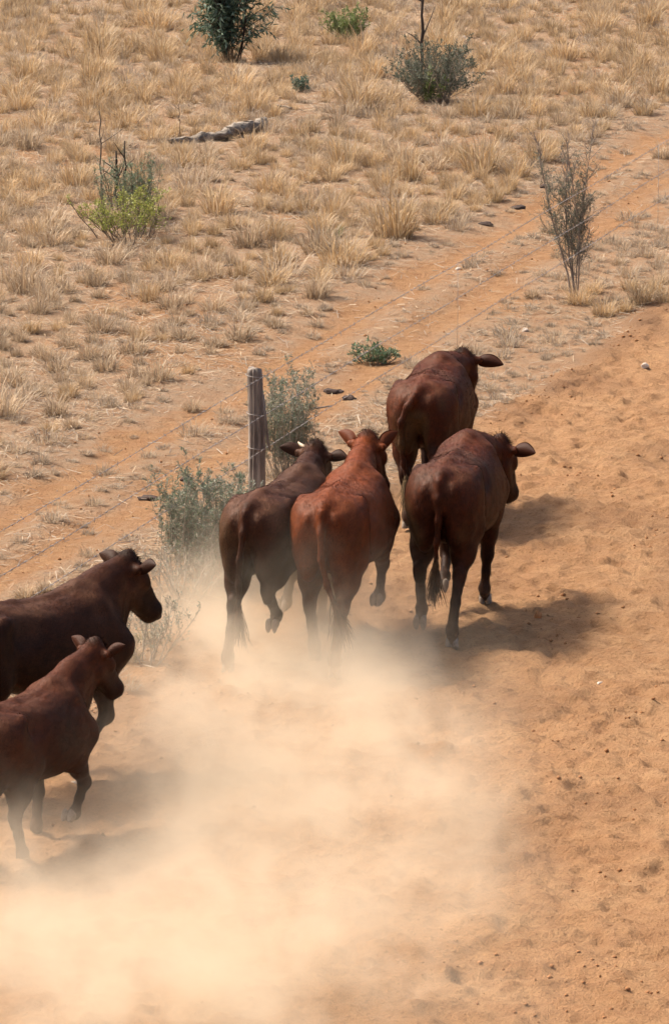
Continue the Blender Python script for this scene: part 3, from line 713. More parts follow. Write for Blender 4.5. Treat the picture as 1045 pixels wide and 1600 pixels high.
for i, (x, y, w, lab) in enumerate([(757, 348, 24, 'dark dung pat farther up the track near the bare patch'), (810, 321, 24, 'dark dung pat close to the tall wispy shrub'), (850, 294, 15, 'small dark dung pat farthest up the paddock'),
        (521, 600, 30, 'wide crumbled brown dung pat on the track behind the running cattle'), (546, 615, 24, 'smaller dark dung pat in front of the crumbled brown one'), (469, 638, 18, 'dark dung pat below the thin brown stick'),
        (291, 751, 18, 'small round dung pat touching the large saltbush'), (231, 777, 32, 'flat elongated dung pat on the track beyond the wires')]):
    lump('dung_pat', x, y, w, 0.028, M_DUNG, lab, 'dung', 70 + i, 'dung pats along the wheel track')
for i, (x, y, w, h, lab) in enumerate([(1007, 574, 13, 0.035, 'pale stone alone on the trampled dirt road'), (724, 62 + 0, 12, 0.05, 'whitish stone far up in the golden grass'), (716, 419, 9, 0.018, 'pale stone on bare soil under the fence wires'),
        (820, 508, 10, 0.025, 'small grey stone among tussocks below the tall shrub'), (936, 1071, 10, 0.012, 'flat pale stone in the churned dirt of the road'), (118, 1231, 13, 0.012, 'flat pale chip on the dirt near a lifted hoof')]):
    lump('stone', x, y, w, h, M_STONE, lab, 'stone', 90 + i, 'scattered pale stones')
lump('dirt_clod', 840, 962, 10, 0.033, M_CLOD, 'brown clod of dirt flung into the air by hooves', 'dirt clod', 99, None, 0.18, 0.2, 0.9)

# ------------------------------------------------------------------ fence
def fence():
    root = empty('wire_fence', (FEN_A[0], FEN_A[1], gz(*FEN_A)))
    tag(root, 'barbed wire fence on grey weathered posts running beside the track', 'fence')
    def post(u, lean, seed, h=1.165, r=0.060):
        rng = np.random.default_rng(seed); ns, nr = 48, 44; V = []; Fq = []
        ph = rng.random(4) * 6.28
        groove = [(rng.random() * 6.28, 0.06 + 0.12 * rng.random(), 0.010 + 0.020 * rng.random(), rng.random(), 0.2 + 0.6 * rng.random()) for _ in range(18)]
        for i in range(nr):
            z = -0.25 + (h + 0.25) * i / (nr - 1); zz = z / h
            for k in range(ns):
                a = 2 * math.pi * k / ns
                rr = r * (1.08 - 0.16 * zz + 0.05 * math.sin(2 * a + ph[0] + 1.4 * zz) + 0.035 * math.sin(3 * a + ph[1] - 2 * zz))
                for (ga, gw, gd, gc, gl) in groove:
                    da = math.atan2(math.sin(a - ga - 0.25 * zz), math.cos(a - ga - 0.25 * zz))
                    rr -= gd * math.exp(-(da / gw) ** 2) * math.exp(-((zz - gc) / gl) ** 2)
                rr += rng.normal(0, 0.0012)
                if i == nr - 1: rr *= 0.93
                V.append((rr * math.cos(a) + lean * z + 0.006 * math.sin(zz * 4 + ph[2]), rr * math.sin(a), z + (0.010 * math.sin(a * 2 + ph[3]) if i == nr - 1 else 0)))
        for i in range(nr - 1):
            for k in range(ns): Fq.append((i * ns + k, i * ns + (k + 1) % ns, (i + 1) * ns + (k + 1) % ns, (i + 1) * ns + k))
        c = len(V); V.append((lean * h, 0, h + 0.008))
        mb = MB(); mb.add(V, Fq + [((nr - 1) * ns + k, (nr - 1) * ns + (k + 1) % ns, c) for k in range(ns)])
        o_ = mb.build('post', M_WOOD, root); q = FEN_D * u
        o_.location = (q[0], q[1], gz(FEN_A[0] + q[0], FEN_A[1] + q[1]) - root.location.z)
        return o_
    main = post(0.0, -0.019, 3)
    main['label'] = 'grey weathered round post with deep cracks'
    # splinter of bark and a knot
    mb = MB(); mb.tube([(0.045, -0.045, 0.98), (0.062, -0.05, 0.75), (0.075, -0.045, 0.62), (0.098, -0.05, 0.55)], [0.006, 0.012, 0.010, 0.004], 6); mb.build('splinter', M_WOOD, main)
    post(-13.0, 0.02, 4); post(30.0, -0.01, 5)
    u0, u1 = -13.0, 30.0
    rng = np.random.default_rng(8)
    for wi, h in enumerate((1.115, 0.83, 0.575)):
        mb = MB(); us = np.arange(u0, u1 + .01, 0.09); bb = MB()
        def pos(u):
            sag = -0.010 * math.sin(math.pi * ((u - u0) / 13.0 if u < 0 else u / 30.0)) * (1 + (wi - 1) * 0.25) - 0.004 * math.sin(u * 1.3 + wi)
            q = FEN_D * u + FEN_R * (0.062 if abs(u) < 50 else 0)
            return np.array([q[0], q[1], h + sag])
        for strand in (0, 1):
            pts = []
            for u in us:
                p = pos(u); th = u * 2 * math.pi / 0.16 + strand * math.pi
                p = p + np.array([FEN_R[0] * math.cos(th), FEN_R[1] * math.cos(th), math.sin(th)]) * 0.0020
                pts.append(p)
            mb.tube(pts, 0.0017, 4, (1, 1, 1), caps=False)
        w = mb.build('wire', M_WIRE, root)
        for u in np.arange(u0 + 0.05, u1, 0.13):
            p = pos(u + rng.normal(0, 0.01))
            for s in (-1, 1):
                a = rng.random() * 6.28; d = np.array([FEN_R[0] * math.cos(a), FEN_R[1] * math.cos(a), math.sin(a)]) * 0.017 + np.array([*(FEN_D * 0.006 * s), 0])
                bb.tube([p - d, p + d], [0.0013, 0.0013], 3, caps=False)
            bb.tube([p - np.array([*(FEN_D * 0.011), 0]), p + np.array([*(FEN_D * 0.011), 0])], 0.0040, 5)
        b_ = bb.build('barb', M_WIRE, w); b_['kind'] = 'stuff'
        # tie round the post
        t = MB(); rr = 0.066; c = []
        for k in range(15):
            a = 2 * math.pi * k / 14; c.append((rr * math.cos(a) - 0.019 * h, rr * math.sin(a), h + 0.018 * math.sin(a * 0.5 + 0.4) - 0.01))
        t.tube(c, 0.0026, 5, caps=False); t.build('tie_wire', M_WIRE, root)
    for (px, py) in ((708, 556), (969, 400 + 0)):
        g = at(px, py); u, v = uv_of(g[0], g[1])
        d = 0.0
        # drop wires stand on the fence line itself
        u = {708: 5.55, 969: 13.1}[px]
        q = FEN_D * u + FEN_R * 0.062
        mb = MB(); mb.tube([(q[0], q[1], 0.30), (q[0] + 0.002, q[1], 0.72), (q[0], q[1], 1.125)], 0.0018, 5); mb.build('dropper_wire', M_WIRE, root)
fence()

# ------------------------------------------------------------------ cattle
VOX = 0.0135
class SDF:
    def __init__(s, lo, hi):
        s.lo = np.array(lo); s.n = np.ceil((np.array(hi) - s.lo) / VOX).astype(int) + 1
        s.F = np.full(s.n, 0.30, np.float32)
        s.ax = [s.lo[i] + VOX * np.arange(s.n[i]) for i in range(3)]
    def region(s, lo, hi):
        a = np.maximum(np.floor((np.array(lo) - s.lo) / VOX).astype(int), 0); b = np.minimum(np.ceil((np.array(hi) - s.lo) / VOX).astype(int) + 1, s.n)
        sl = tuple(slice(a[i], b[i]) for i in range(3))
        X, Y, Z = np.meshgrid(*[s.ax[i][sl[i]].astype(np.float32) for i in range(3)], indexing='ij')
        return sl, X, Y, Z
    def union(s, sl, d, k):
        f = s.F[sl]
        h = np.maximum(k - np.abs(f - d), 0) / k
        s.F[sl] = np.minimum(f, d) - h * h * k * 0.25
    def cut(s, sl, d, k):       # smooth subtraction of the solid d
        f = s.F[sl]; d = -d
        h = np.maximum(k - np.abs(f - d), 0) / k
        s.F[sl] = np.maximum(f, d) + h * h * k * 0.25
    def cap(s, a, b, ra, rb, k=0.04, fy=1.0):
        a = np.array(a, float); b = np.array(b, float); m = max(ra, rb) * max(1, fy) + k + 0.03
        sl, X, Y, Z = s.region(np.minimum(a, b) - m, np.maximum(a, b) + m)
        d = b - a; L2 = d @ d + 1e-12
        t = np.clip(((X - a[0]) * d[0] + (Y - a[1]) * d[1] + (Z - a[2]) * d[2]) / L2, 0, 1)
        qx = X - a[0] - t * d[0]; qy = (Y - a[1] - t * d[1]) / fy; qz = Z - a[2] - t * d[2]
        s.union(sl, (np.sqrt(qx * qx + qy * qy + qz * qz) - (ra + (rb - ra) * t)) * min(1, fy), k)
    def chain(s, pts, rs, k=0.03, fy=1.0):
        for i in range(len(pts) - 1): s.cap(pts[i], pts[i + 1], rs[i], rs[i + 1], k, fy)
    def ell(s, c, r, k=0.05, rot=None, sub=False):
        c = np.array(c, float); r = np.array(r, float); m = r.max() + k + 0.02
        sl, X, Y, Z = s.region(c - m, c + m)
        q = np.stack([X - c[0], Y - c[1], Z - c[2]], -1)
        if rot is not None: q = q @ rot
        n = np.sqrt(((q / r) ** 2).sum(-1)); g = np.sqrt(((q / r ** 2) ** 2).sum(-1)) + 1e-6
        d = n * (n - 1) / g
        (s.cut if sub else s.union)(sl, d.astype(np.float32), k)
    def mesh(s):
        """naive surface nets"""
        Fd = s.F; ins = Fd < 0
        nx, ny, nz = Fd.shape
        corners = [(i, j, k) for i in (0, 1) for j in (0, 1) for k in (0, 1)]
        cnt = sum(ins[i:nx - 1 + i, j:ny - 1 + j, k:nz - 1 + k].astype(np.int8) for i, j, k in corners)
        act = (cnt > 0) & (cnt < 8)
        ci = np.argwhere(act); idx = -np.ones(act.shape, np.int64); idx[act] = np.arange(len(ci))
        val = {c: Fd[ci[:, 0] + c[0], ci[:, 1] + c[1], ci[:, 2] + c[2]] for c in corners}
        P_ = np.zeros((len(ci), 3)); W = np.zeros(len(ci))
        for c in corners:
            for ax in range(3):
                if c[ax] == 0:
                    d = list(c); d[ax] = 1; d = tuple(d); a, b = val[c], val[d]
                    m = (a < 0) != (b < 0); t = np.where(m, a / np.where(m, a - b, 1), 0)
                    q = np.tile(np.array(c, float), (len(ci), 1)); q[:, ax] += t
                    P_ += q * m[:, None]; W += m
        V = (ci + P_ / W[:, None]) * VOX + s.lo
        quads = []
        for ax in range(3):
            o1, o2 = (ax + 1) % 3, (ax + 2) % 3
            sl0 = [slice(None)] * 3; sl1 = [slice(None)] * 3
            sl0[ax] = slice(0, -1); sl1[ax] = slice(1, None)
            A, B = ins[tuple(sl0)], ins[tuple(sl1)]
            e = np.argwhere(A != B); e = e[(e[:, o1] > 0) & (e[:, o2] > 0) & (e[:, o1] < Fd.shape[o1] - 1) & (e[:, o2] < Fd.shape[o2] - 1)]
            sign = A[e[:, 0], e[:, 1], e[:, 2]]
            def g(d1, d2):
                q = e.copy(); q[:, o1] -= d1; q[:, o2] -= d2; return idx[q[:, 0], q[:, 1], q[:, 2]]
            q = np.stack([g(1, 1), g(0, 1), g(0, 0), g(1, 0)], 1)
            q[~sign] = q[~sign][:, ::-1]; quads.append(q)
        return V, np.concatenate(quads)

def crom(xs, ys, t):
    """smooth curve through the stations"""
    m = np.gradient(ys, xs); i = np.clip(np.searchsorted(xs, t) - 1, 0, len(xs) - 2); h = xs[i + 1] - xs[i]; u = np.clip((t - xs[i]) / h, 0, 1)
    return (2 * u ** 3 - 3 * u ** 2 + 1) * ys[i] + (u ** 3 - 2 * u ** 2 + u) * h * m[i] + (-2 * u ** 3 + 3 * u ** 2) * ys[i + 1] + (u ** 3 - u ** 2) * h * m[i + 1]

ST_X = np.array([-0.80, -0.74, -0.64, -0.50, -0.34, -0.15, 0.08, 0.28, 0.45, 0.58, 0.69, 0.77])
ST_T = np.array([1.06, 1.135, 1.175, 1.195, 1.195, 1.175, 1.160, 1.175, 1.200, 1.170, 1.08, 0.96])
ST_B = np.array([0.92, 0.86, 0.80, 0.74, 0.665, 0.600, 0.565, 0.550, 0.545, 0.585, 0.66, 0.80])
ST_W = np.array([0.050, 0.120, 0.185, 0.238, 0.265, 0.295, 0.312, 0.295, 0.245, 0.200, 0.150, 0.060])

def rot_head(yaw, pitch, roll=0.0):
    """columns: muzzle direction, left, up-of-face, for a head yawed left and pitched down (radians)"""
    Rz = np.array(Matrix.Rotation(yaw, 3, 'Z')); Ry = np.array(Matrix.Rotation(pitch, 3, 'Y')); Rx = np.array(Matrix.Rotation(roll, 3, 'X'))
    return Rz @ Ry @ Rx

def ik(a, b, l1, l2, bend):
    """middle joint in the x-z plane; bend +1 knee forward, -1 backward"""
    a = np.array(a, float); b = np.array(b, float); d = b - a; D_ = min(np.linalg.norm(d), (l1 + l2) * 0.999)
    dn = d / np.linalg.norm(d); c = (l1 * l1 - l2 * l2 + D_ * D_) / (2 * D_); h = math.sqrt(max(l1 * l1 - c * c, 0))
    perp = np.array([-dn[2], 0, dn[0]]); perp = perp / (np.linalg.norm(perp) + 1e-9)
    if perp[0] * bend < 0: perp = -perp
    return a + dn * c + perp * h

def pix(root, p):
    c, sn, k = math.cos(root.rotation_euler[2]), math.sin(root.rotation_euler[2]), root.scale[0]
    x = (p[0] * c - p[1] * sn) * k + root.location[0]; y = (p[0] * sn + p[1] * c) * k + root.location[1]; z = p[2] * k + root.location[2] - CAM_H
    d = y * math.cos(PITCH) - z * math.sin(PITCH)
    return (round(522.5 + F_PX * x / d), round(800 - F_PX * (y * math.sin(PITCH) + z * math.cos(PITCH)) / d))

def make_cow(spec):
    sc = spec['scale']; phi = R(spec['heading'])
    T = spec['tail_at']                                     # world x, y of the tail head
    fwd = np.array([math.sin(phi), math.cos(phi)])
    ox, oy = np.array(T) + fwd * 0.74 * sc
    gr = gz(ox, oy)
    root = empty('cow', (ox, oy, gr + spec.get('lift', 0)), math.pi / 2 - phi); root.scale = (sc, sc * spec.get('slim', 0.92), sc)
    tag(root, spec['label'], 'cow', 'cattle running along the dirt road')
    fat = spec.get('fat', 1.0)
    S = SDF((-1.15, -0.62, -0.02), (1.62, 0.62, 1.85))
    # trunk
    sl, X, Y, Z = S.region((-0.82, -0.5, 0.3), (0.80, 0.5, 1.4))
    t = S.ax[0][sl[0]]
    top = crom(ST_X, ST_T, t)[:, None, None]; bot = crom(ST_X, ST_B, t)[:, None, None]; w = (crom(ST_X, ST_W, t) * fat)[:, None, None]
    zc = (top + bot) / 2; h = np.maximum((top - bot) / 2, 0.02); zn = (Z - zc) / h
    we = np.maximum(w * (1 - 0.11 * zn), 0.02)
    q = (np.abs(Y) / we) ** 2.5 + np.abs(zn) ** 2.5
    d = (q ** (1 / 2.5) - 1) * np.minimum(we, h)
    d = np.maximum(d, np.maximum(-0.80 - X, X - 0.77))
    S.union(sl, d.astype(np.float32), 0.02)
    # spine, tail head, hooks, pins
    S.chain([(-0.70, 0, 1.13), (-0.45, 0, 1.168), (-0.15, 0, 1.150), (0.15, 0, 1.135), (0.42, 0, 1.168), (0.60, 0, 1.12)], [0.035, 0.035, 0.032, 0.03, 0.04, 0.05], 0.05)
    for s in (-1, 1):
        S.ell((-0.43, s * 0.222, 1.100), (0.065, 0.042, 0.055), 0.08)
        S.ell((-0.745, s * 0.108, 1.035), (0.045, 0.042, 0.06), 0.06)
        S.ell((-0.25, s * 0.285, 1.05), (0.10, 0.045, 0.07), 0.10, sub=True)           # hollow behind the last rib
        S.ell((-0.62, s * 0.20, 1.17), (0.12, 0.07, 0.045), 0.09, sub=True)
        # rump and thigh
        S.ell((-0.56, s * 0.145, 0.91), (0.20, 0.128, 0.24), 0.08)
        S.ell((-0.67, s * 0.125, 0.82), (0.11, 0.095, 0.22), 0.05)
        # shoulder
        S.cap((0.45, s * 0.145, 1.06), (0.60, s * 0.185, 0.80), 0.070, 0.115, 0.09)
        S.ell((0.40, s * 0.215, 0.82), (0.16, 0.085, 0.17), 0.09)
    S.ell((0.66, 0, 0.64), (0.13, 0.085, 0.12), 0.10)                                     # brisket
    if spec.get('navel'): S.ell((-0.06, 0, 0.555), (0.10, 0.03, 0.06), 0.06)
    S.ell((-0.42, 0, 0.70), (0.12, 0.12, 0.08), 0.08)                                     # udder region
    # legs
    feet = []
    for name, s in (('fl', 1), ('fr', -1), ('hl', 1), ('hr', -1)):
        hx, hz, pa = spec[name][:3]; yo = spec[name][3] if len(spec[name]) > 3 else 0.0
        pa = R(pa); pd = np.array([math.sin(pa), 0, -math.cos(pa)])
        cor = np.array([hx, 0, hz + 0.055]); fet = cor - pd * 0.075
        if name[0] == 'f':
            elb = np.array([0.47, 0, 0.64]); knee = ik(elb, fet, 0.285, 0.235, 1)
            y0, y1 = s * 0.175, s * 0.14 + yo
            def Y_(p, f): return (p[0], y0 + (y1 - y0) * f, p[2])
            E_, K_, Fe, Co = Y_(elb, 0), Y_(knee, 0.5), Y_(fet, 1), Y_(cor, 1)
            S.cap((0.58, s * 0.185, 0.80), E_, 0.105, 0.090, 0.06)
            S.chain([E_, np.array(E_) * 0.55 + np.array(K_) * 0.45, K_], [0.092, 0.066, 0.047], 0.04)
            S.ell((knee[0] + 0.006, K_[1], knee[2]), (0.046, 0.046, 0.058), 0.03)
            S.chain([K_, np.array(K_) * 0.5 + np.array(Fe) * 0.5, Fe], [0.042, 0.032, 0.037], 0.025)
        else:
            lx = np.clip(hx + 0.62, -0.35, 0.5)
            sti = np.array([-0.40 + 0.30 * lx, 0, 0.735 + 0.04 * abs(lx)]); hock = ik(sti, fet, 0.36, 0.325, -1)
            y0, y1 = s * 0.165, s * 0.125 + yo
            def Y_(p, f): return (p[0], y0 + (y1 - y0) * f, p[2])
            St, Ho, Fe, Co = Y_(sti, 0), Y_(hock, 0.55), Y_(fet, 1), Y_(cor, 1)
            S.cap((-0.53, s * 0.135, 0.98), St, 0.155, 0.120, 0.07)
            S.cap((-0.66, s * 0.115, 0.92), np.array(St) * 0.45 + np.array(Ho) * 0.55 + np.array([-0.02, 0, 0]), 0.110, 0.072, 0.06)
            S.chain([St, np.array(St) * 0.5 + np.array(Ho) * 0.5, Ho], [0.122, 0.088, 0.050], 0.05)
            S.cap(np.array(Ho) + [-0.035, 0, 0.035], np.array(Ho) + [0.0, 0, -0.06], 0.030, 0.036, 0.03)     # point of hock
            S.chain([Ho, np.array(Ho) * 0.5 + np.array(Fe) * 0.5, Fe], [0.046, 0.035, 0.039], 0.025)
        S.ell(Fe, (0.044, 0.046, 0.044), 0.025)
        S.cap(Fe, Co, 0.040, 0.040, 0.02)
        for e in (-1, 1):                                                                  # dew claws
            bk = np.array([-math.cos(pa), 0, -math.sin(pa)])
            S.ell(np.array(Fe) + bk * 0.042 + np.array([0, e * 0.020, -0.012]), (0.017, 0.014, 0.020), 0.012)
        feet.append((np.array(Co), pa, name))
    # neck
    nb = np.array([0.52, 0, 1.00]); po = np.array(spec['poll'])
    hd = rot_head(R(spec['head'][0]), R(spec['head'][1]), R(spec['head'][2]))
    fx, fl, fu = hd[:, 0], hd[:, 1], hd[:, 2]
    H_ = lambda x, y, z: po + hd @ np.array([x, y, z])
    ctl = H_(0.02, 0, -0.125)
    m1 = nb * 0.52 + ctl * 0.48 + np.array([0, 0, 0.01])
    nk = spec.get('neck', 1.0); S.chain([nb, m1, ctl], [0.185 * nk, 0.137 * nk, 0.100 * nk], 0.09, 0.76)
    S.chain([(0.50, 0, 1.13), (np.array([0.50, 0, 1.13]) + H_(0.02, 0, -0.10)) / 2 + np.array([0, 0, 0.0]), H_(0.025, 0, -0.095)], [0.060, 0.050, 0.050], 0.09)  # crest
    S.chain([(0.60, 0, 0.78), np.array([0.60, 0, 0.78]) * 0.5 + H_(0.12, 0, -0.19) * 0.5, H_(0.13, 0, -0.165)], [0.13 * nk, 0.092 * nk, 0.064 * nk], 0.09, 0.62)       # throat and dewlap
    # head
    S.ell(H_(0.075, 0, -0.085), (0.125, 0.112, 0.100), 0.05, hd)
    S.ell(H_(-0.012, 0, -0.012), (0.050, 0.078, 0.040), 0.045, hd)
    S.ell(H_(-0.012, 0, 0.012), (0.045, 0.042, 0.036), 0.03, hd)
    S.cap(H_(0.10, 0, -0.062), H_(0.385, 0, -0.072), 0.098, 0.060, 0.05)
    for s in (-1, 1):
        S.ell(H_(0.145, s * 0.094, -0.040), (0.060, 0.028, 0.038), 0.035, hd)
        S.cap(H_(0.09, s * 0.066, -0.170), H_(0.34, s * 0.030, -0.130), 0.064, 0.042, 0.045)
        S.cap(H_(0.03, s * 0.080, -0.045), H_(0.02, s * 0.145, -0.055), 0.040, 0.028, 0.03)  # ear root
    S.ell(H_(0.405, 0, -0.085), (0.060, 0.078, 0.062), 0.045, hd)
    S.ell(H_(0.395, 0, -0.135), (0.050, 0.045, 0.032), 0.04, hd)
    for s in (-1, 1): S.ell(H_(0.462, s * 0.038, -0.070), (0.016, 0.014, 0.014), 0.012, hd, sub=True)
    print('COW', spec['seed'], 'poll', pix(root, po), 'muzzle', pix(root, H_(0.46, 0, -0.08)), 'withers', pix(root, (0.42, 0, 1.2)), 'feet', [pix(root, (f[0][0], f[0][1], f[0][2] - 0.055)) for f in feet])
    # tail
    tp = [np.array(p) for p in spec['tail']]
    S.chain([(-0.66, 0, 1.135)] + tp, [0.040] + list(np.linspace(0.031, 0.0175, len(tp))), 0.03)
    V, Q = S.mesh()
    # fine unevenness of hide and muscle
    nz = 0.006 * noise3(V * 9 + spec['seed']) + 0.0045 * noise3(V * 22 + 5)
    # relax a little
    # colours of the coat
    c0, c1, c2 = (np.array(c) for c in spec['coat'])
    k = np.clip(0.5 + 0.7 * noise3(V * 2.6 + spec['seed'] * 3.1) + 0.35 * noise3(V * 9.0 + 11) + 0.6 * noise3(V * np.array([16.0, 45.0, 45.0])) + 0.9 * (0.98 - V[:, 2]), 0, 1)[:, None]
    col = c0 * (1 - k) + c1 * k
    fq = (V - po) @ hd
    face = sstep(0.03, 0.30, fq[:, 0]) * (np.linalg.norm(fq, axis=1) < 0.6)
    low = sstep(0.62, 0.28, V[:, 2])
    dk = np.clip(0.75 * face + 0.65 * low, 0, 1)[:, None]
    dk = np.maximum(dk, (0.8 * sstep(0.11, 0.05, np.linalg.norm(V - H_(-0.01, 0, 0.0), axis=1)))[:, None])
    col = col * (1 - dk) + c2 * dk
    d_ = spec.get('dusty', 0.25)
    dust = 0.6 * d_ * sstep(-0.1, 0.35, noise3(V * 4.5 + 17) + 0.5 * noise3(V * 13)) * sstep(0.9, 1.15, V[:, 2]) + 0.5 * sstep(0.35, 0.02, V[:, 2]) * (0.5 + noise3(V * 12))
    col = col * (1 - dust[:, None]) + np.array((0.20, 0.10, 0.058)) * dust[:, None]
    dung = spec.get('dung', 0.3) * sstep(0.02, 0.26, noise3(V * 5.5 + 40 + spec['seed'])) * sstep(-0.50, -0.64, V[:, 0]) * sstep(0.5, 0.7, V[:, 2]) * sstep(1.12, 1.0, V[:, 2])
    col = col * (1 - dung[:, None]) + np.array((0.075, 0.044, 0.020)) * dung[:, None]
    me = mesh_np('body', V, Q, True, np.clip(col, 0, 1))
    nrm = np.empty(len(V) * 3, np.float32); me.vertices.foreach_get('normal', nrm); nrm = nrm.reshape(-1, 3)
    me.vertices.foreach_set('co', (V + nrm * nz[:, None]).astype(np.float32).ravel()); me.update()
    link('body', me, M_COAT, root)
    # short coarse hair lying back along the hide
    hr_ = np.random.default_rng(spec['seed'] + 900)
    V2 = V + nrm * nz[:, None]; A_ = V2[Q[:, 0]]; area = np.linalg.norm(np.cross(V2[Q[:, 1]] - A_, V2[Q[:, 3]] - A_), axis=1)
    nh = 46000; fi = hr_.choice(len(Q), nh, p=area / area.sum()); a_, b_ = hr_.random((nh, 1)), hr_.random((nh, 1))
    hp = A_[fi] * (1 - a_) * (1 - b_) + V2[Q[fi, 1]] * a_ * (1 - b_) + V2[Q[fi, 2]] * a_ * b_ + V2[Q[fi, 3]] * (1 - a_) * b_
    hn = nrm[Q[fi, 0]]; flow = np.tile(np.array([-0.7, 0, -0.55]), (nh, 1)) + hr_.normal(0, 0.22, (nh, 3)) + 0.5 * np.stack([noise3(hp * 5), noise3(hp * 5 + 9), noise3(hp * 5 + 21)], 1)
    flow -= hn * (flow * hn).sum(1)[:, None]; flow /= np.linalg.norm(flow, axis=1)[:, None] + 1e-6
    onpoll = sstep(0.13, 0.05, np.linalg.norm(hp - H_(-0.01, 0, 0.0), axis=1))[:, None]
    hl_ = (0.014 + 0.016 * hr_.random((nh, 1))) * (1 + 0.9 * onpoll); lift = 0.12 + 0.30 * hr_.random((nh, 1)) + 0.5 * onpoll
    dirh = flow * np.cos(lift) + hn * np.sin(lift); sideh = np.cross(dirh, hn); sideh /= np.linalg.norm(sideh, axis=1)[:, None] + 1e-6
    wh = 0.0011 + 0.0009 * hr_.random((nh, 1)); hp = hp - hn * 0.001
    HV = np.stack([hp - sideh * wh, hp + sideh * wh, hp + dirh * hl_], 1).reshape(-1, 3)
    hc = np.repeat(col[Q[fi, 0]] * (0.40 + 1.5 * hr_.random((nh, 1)) ** 2), 3, 0)
    ho = link('hair', mesh_np('hair', HV, np.arange(3 * nh).reshape(-1, 3), False, np.clip(hc, 0, 1)), M_COAT, root); ho['kind'] = 'stuff'
    # hoof claws
    for co, pa, nm in feet:
        ha = pa - R(38)                                       # how far the sole is turned from flat
        ca, sa = math.cos(ha), math.sin(ha)
        for e in (-1, 1):
            mb = MB(); Vv = []; ns = 10; rings = [(0.012, -0.030, 0.030, 0.020), (-0.02, -0.036, 0.043, 0.023), (-0.052, -0.040, 0.062, 0.026), (-0.056, -0.034, 0.054, 0.021)]
            for (z, xa, xb, hw) in rings:
                for i in range(ns):
                    a = 2 * math.pi * i / ns; cx = (xa + xb) / 2 + (xb - xa) / 2 * math.cos(a); cy = e * 0.026 + hw * math.sin(a) * (1 - 0.25 * max(0, math.cos(a)))
                    Vv.append((co[0] + cx * ca - z * sa * -1 * -1, co[1] + cy, co[2] + cx * sa + z * ca))
            Fq = [(r_ * ns + i, (r_ + 1) * ns + i, (r_ + 1) * ns + (i + 1) % ns, r_ * ns + (i + 1) % ns) for r_ in range(3) for i in range(ns)]
            Fq += [tuple(3 * ns + i for i in range(ns - 1, -1, -1)), tuple(range(ns))]
            mb.add(Vv, Fq); mb.build('hoof', M_HOOF, root)
    # ears
    for s, key in ((1, 'ear_l'), (-1, 'ear_r')):
        if key not in spec: continue
        up_, back_, size = spec[key]                           # lift above level, sweep back, length
        base = H_(0.020, s * 0.132, -0.052)
        a, b = R(up_), R(back_)
        ax = hd @ np.array([-math.sin(b) * math.cos(a), s * math.cos(b) * math.cos(a), math.sin(a)])
        up0 = np.array([0.25, 0, 1.0]); up0 -= ax * (up0 @ ax); up0 /= np.linalg.norm(up0)
        tw_ = R(spec.get('ear_twist', 12)); wd = up0 * math.cos(tw_) + np.cross(ax, up0) * s * math.sin(tw_)
        nn = np.cross(ax, wd); nn = nn if nn[0] < 0 else -nn
        # outline of the ear: narrow stalk, broad middle, blunt tip; the hollow faces nn's far side
        nu, nv_ = 14, 9; VV = []; CC = []
        prof = lambda t: 0.34 * (1 - t) ** 3 + 1.72 * t ** 0.85 * (1 - t) ** 0.95 + 0.04
        for side in (0, 1):
            for i in range(nu):
                t_ = i / (nu - 1); hw = (0.084 + 0.004 * (spec['seed'] % 3)) * size / 0.2 * max(prof(t_), 0.03)
                for j in range(nv_):
                    v_ = -1 + 2 * j / (nv_ - 1)
                    cup = 0.50 * hw * (v_ * v_) * (1.2 - 0.7 * t_)
                    th = 0.0045 * (1 - v_ * v_) * (1 - 0.7 * t_) * (1 if side == 0 else -1)
                    p = base + ax * (t_ * size) + wd * (v_ * hw + 0.012 * math.sin(t_ * 3)) + fx * 0 + nn * (-cup + th) - np.array([0, 0, 0.03 * t_ * t_])
                    VV.append(p)
                    CC.append(c1 * 0.8 + 0.2 * c0 if side == 0 else np.array((0.15, 0.045, 0.016)) * 0.6 + c0 * 0.4)  # inner face lighter and redder: backlight through the ear put into its colour
        Fq = []
        for i in range(nu - 1):
            for j in range(nv_ - 1):
                a0 = i * nv_ + j; Fq.append((a0, a0 + 1, a0 + nv_ + 1, a0 + nv_)); b0 = nu * nv_ + a0; Fq.append((b0, b0 + nv_, b0 + nv_ + 1, b0 + 1))
        for i in range(nu - 1):
            for j in (0, nv_ - 1):
                a0 = i * nv_ + j; b0 = nu * nv_ + a0; Fq.append((a0, a0 + nv_, b0 + nv_, b0))
        Fq.append(tuple(range(0)) or (0, nu * nv_, nu * nv_ + 1, 1))
        mb = MB(); mb.v = [tuple(p) for p in VV]; mb.f = Fq; mb.c = [tuple(c) for c in CC]
        mb.build('ear', M_COAT, root)
    import bmesh
    def ball(name, c, r, mat):
        bm = bmesh.new(); bmesh.ops.create_uvsphere(bm, u_segments=12, v_segments=8, radius=1.0)
        Mx = Matrix([[*(hd[i] * np.array(r))] for i in range(3)])
        for v in bm.verts: v.co = Mx @ v.co + Vector(c)
        me = bpy.data.meshes.new(name); bm.to_mesh(me); bm.free()
        for f in me.polygons: f.use_smooth = True
        return link(name, me, mat, root)
    for s in (-1, 1): ball('eye', H_(0.165, s * 0.094, -0.048), (0.021, 0.017, 0.019), M_EYE)
    ball('nose', H_(0.455, 0, -0.076), (0.024, 0.050, 0.034), M_NOSE)
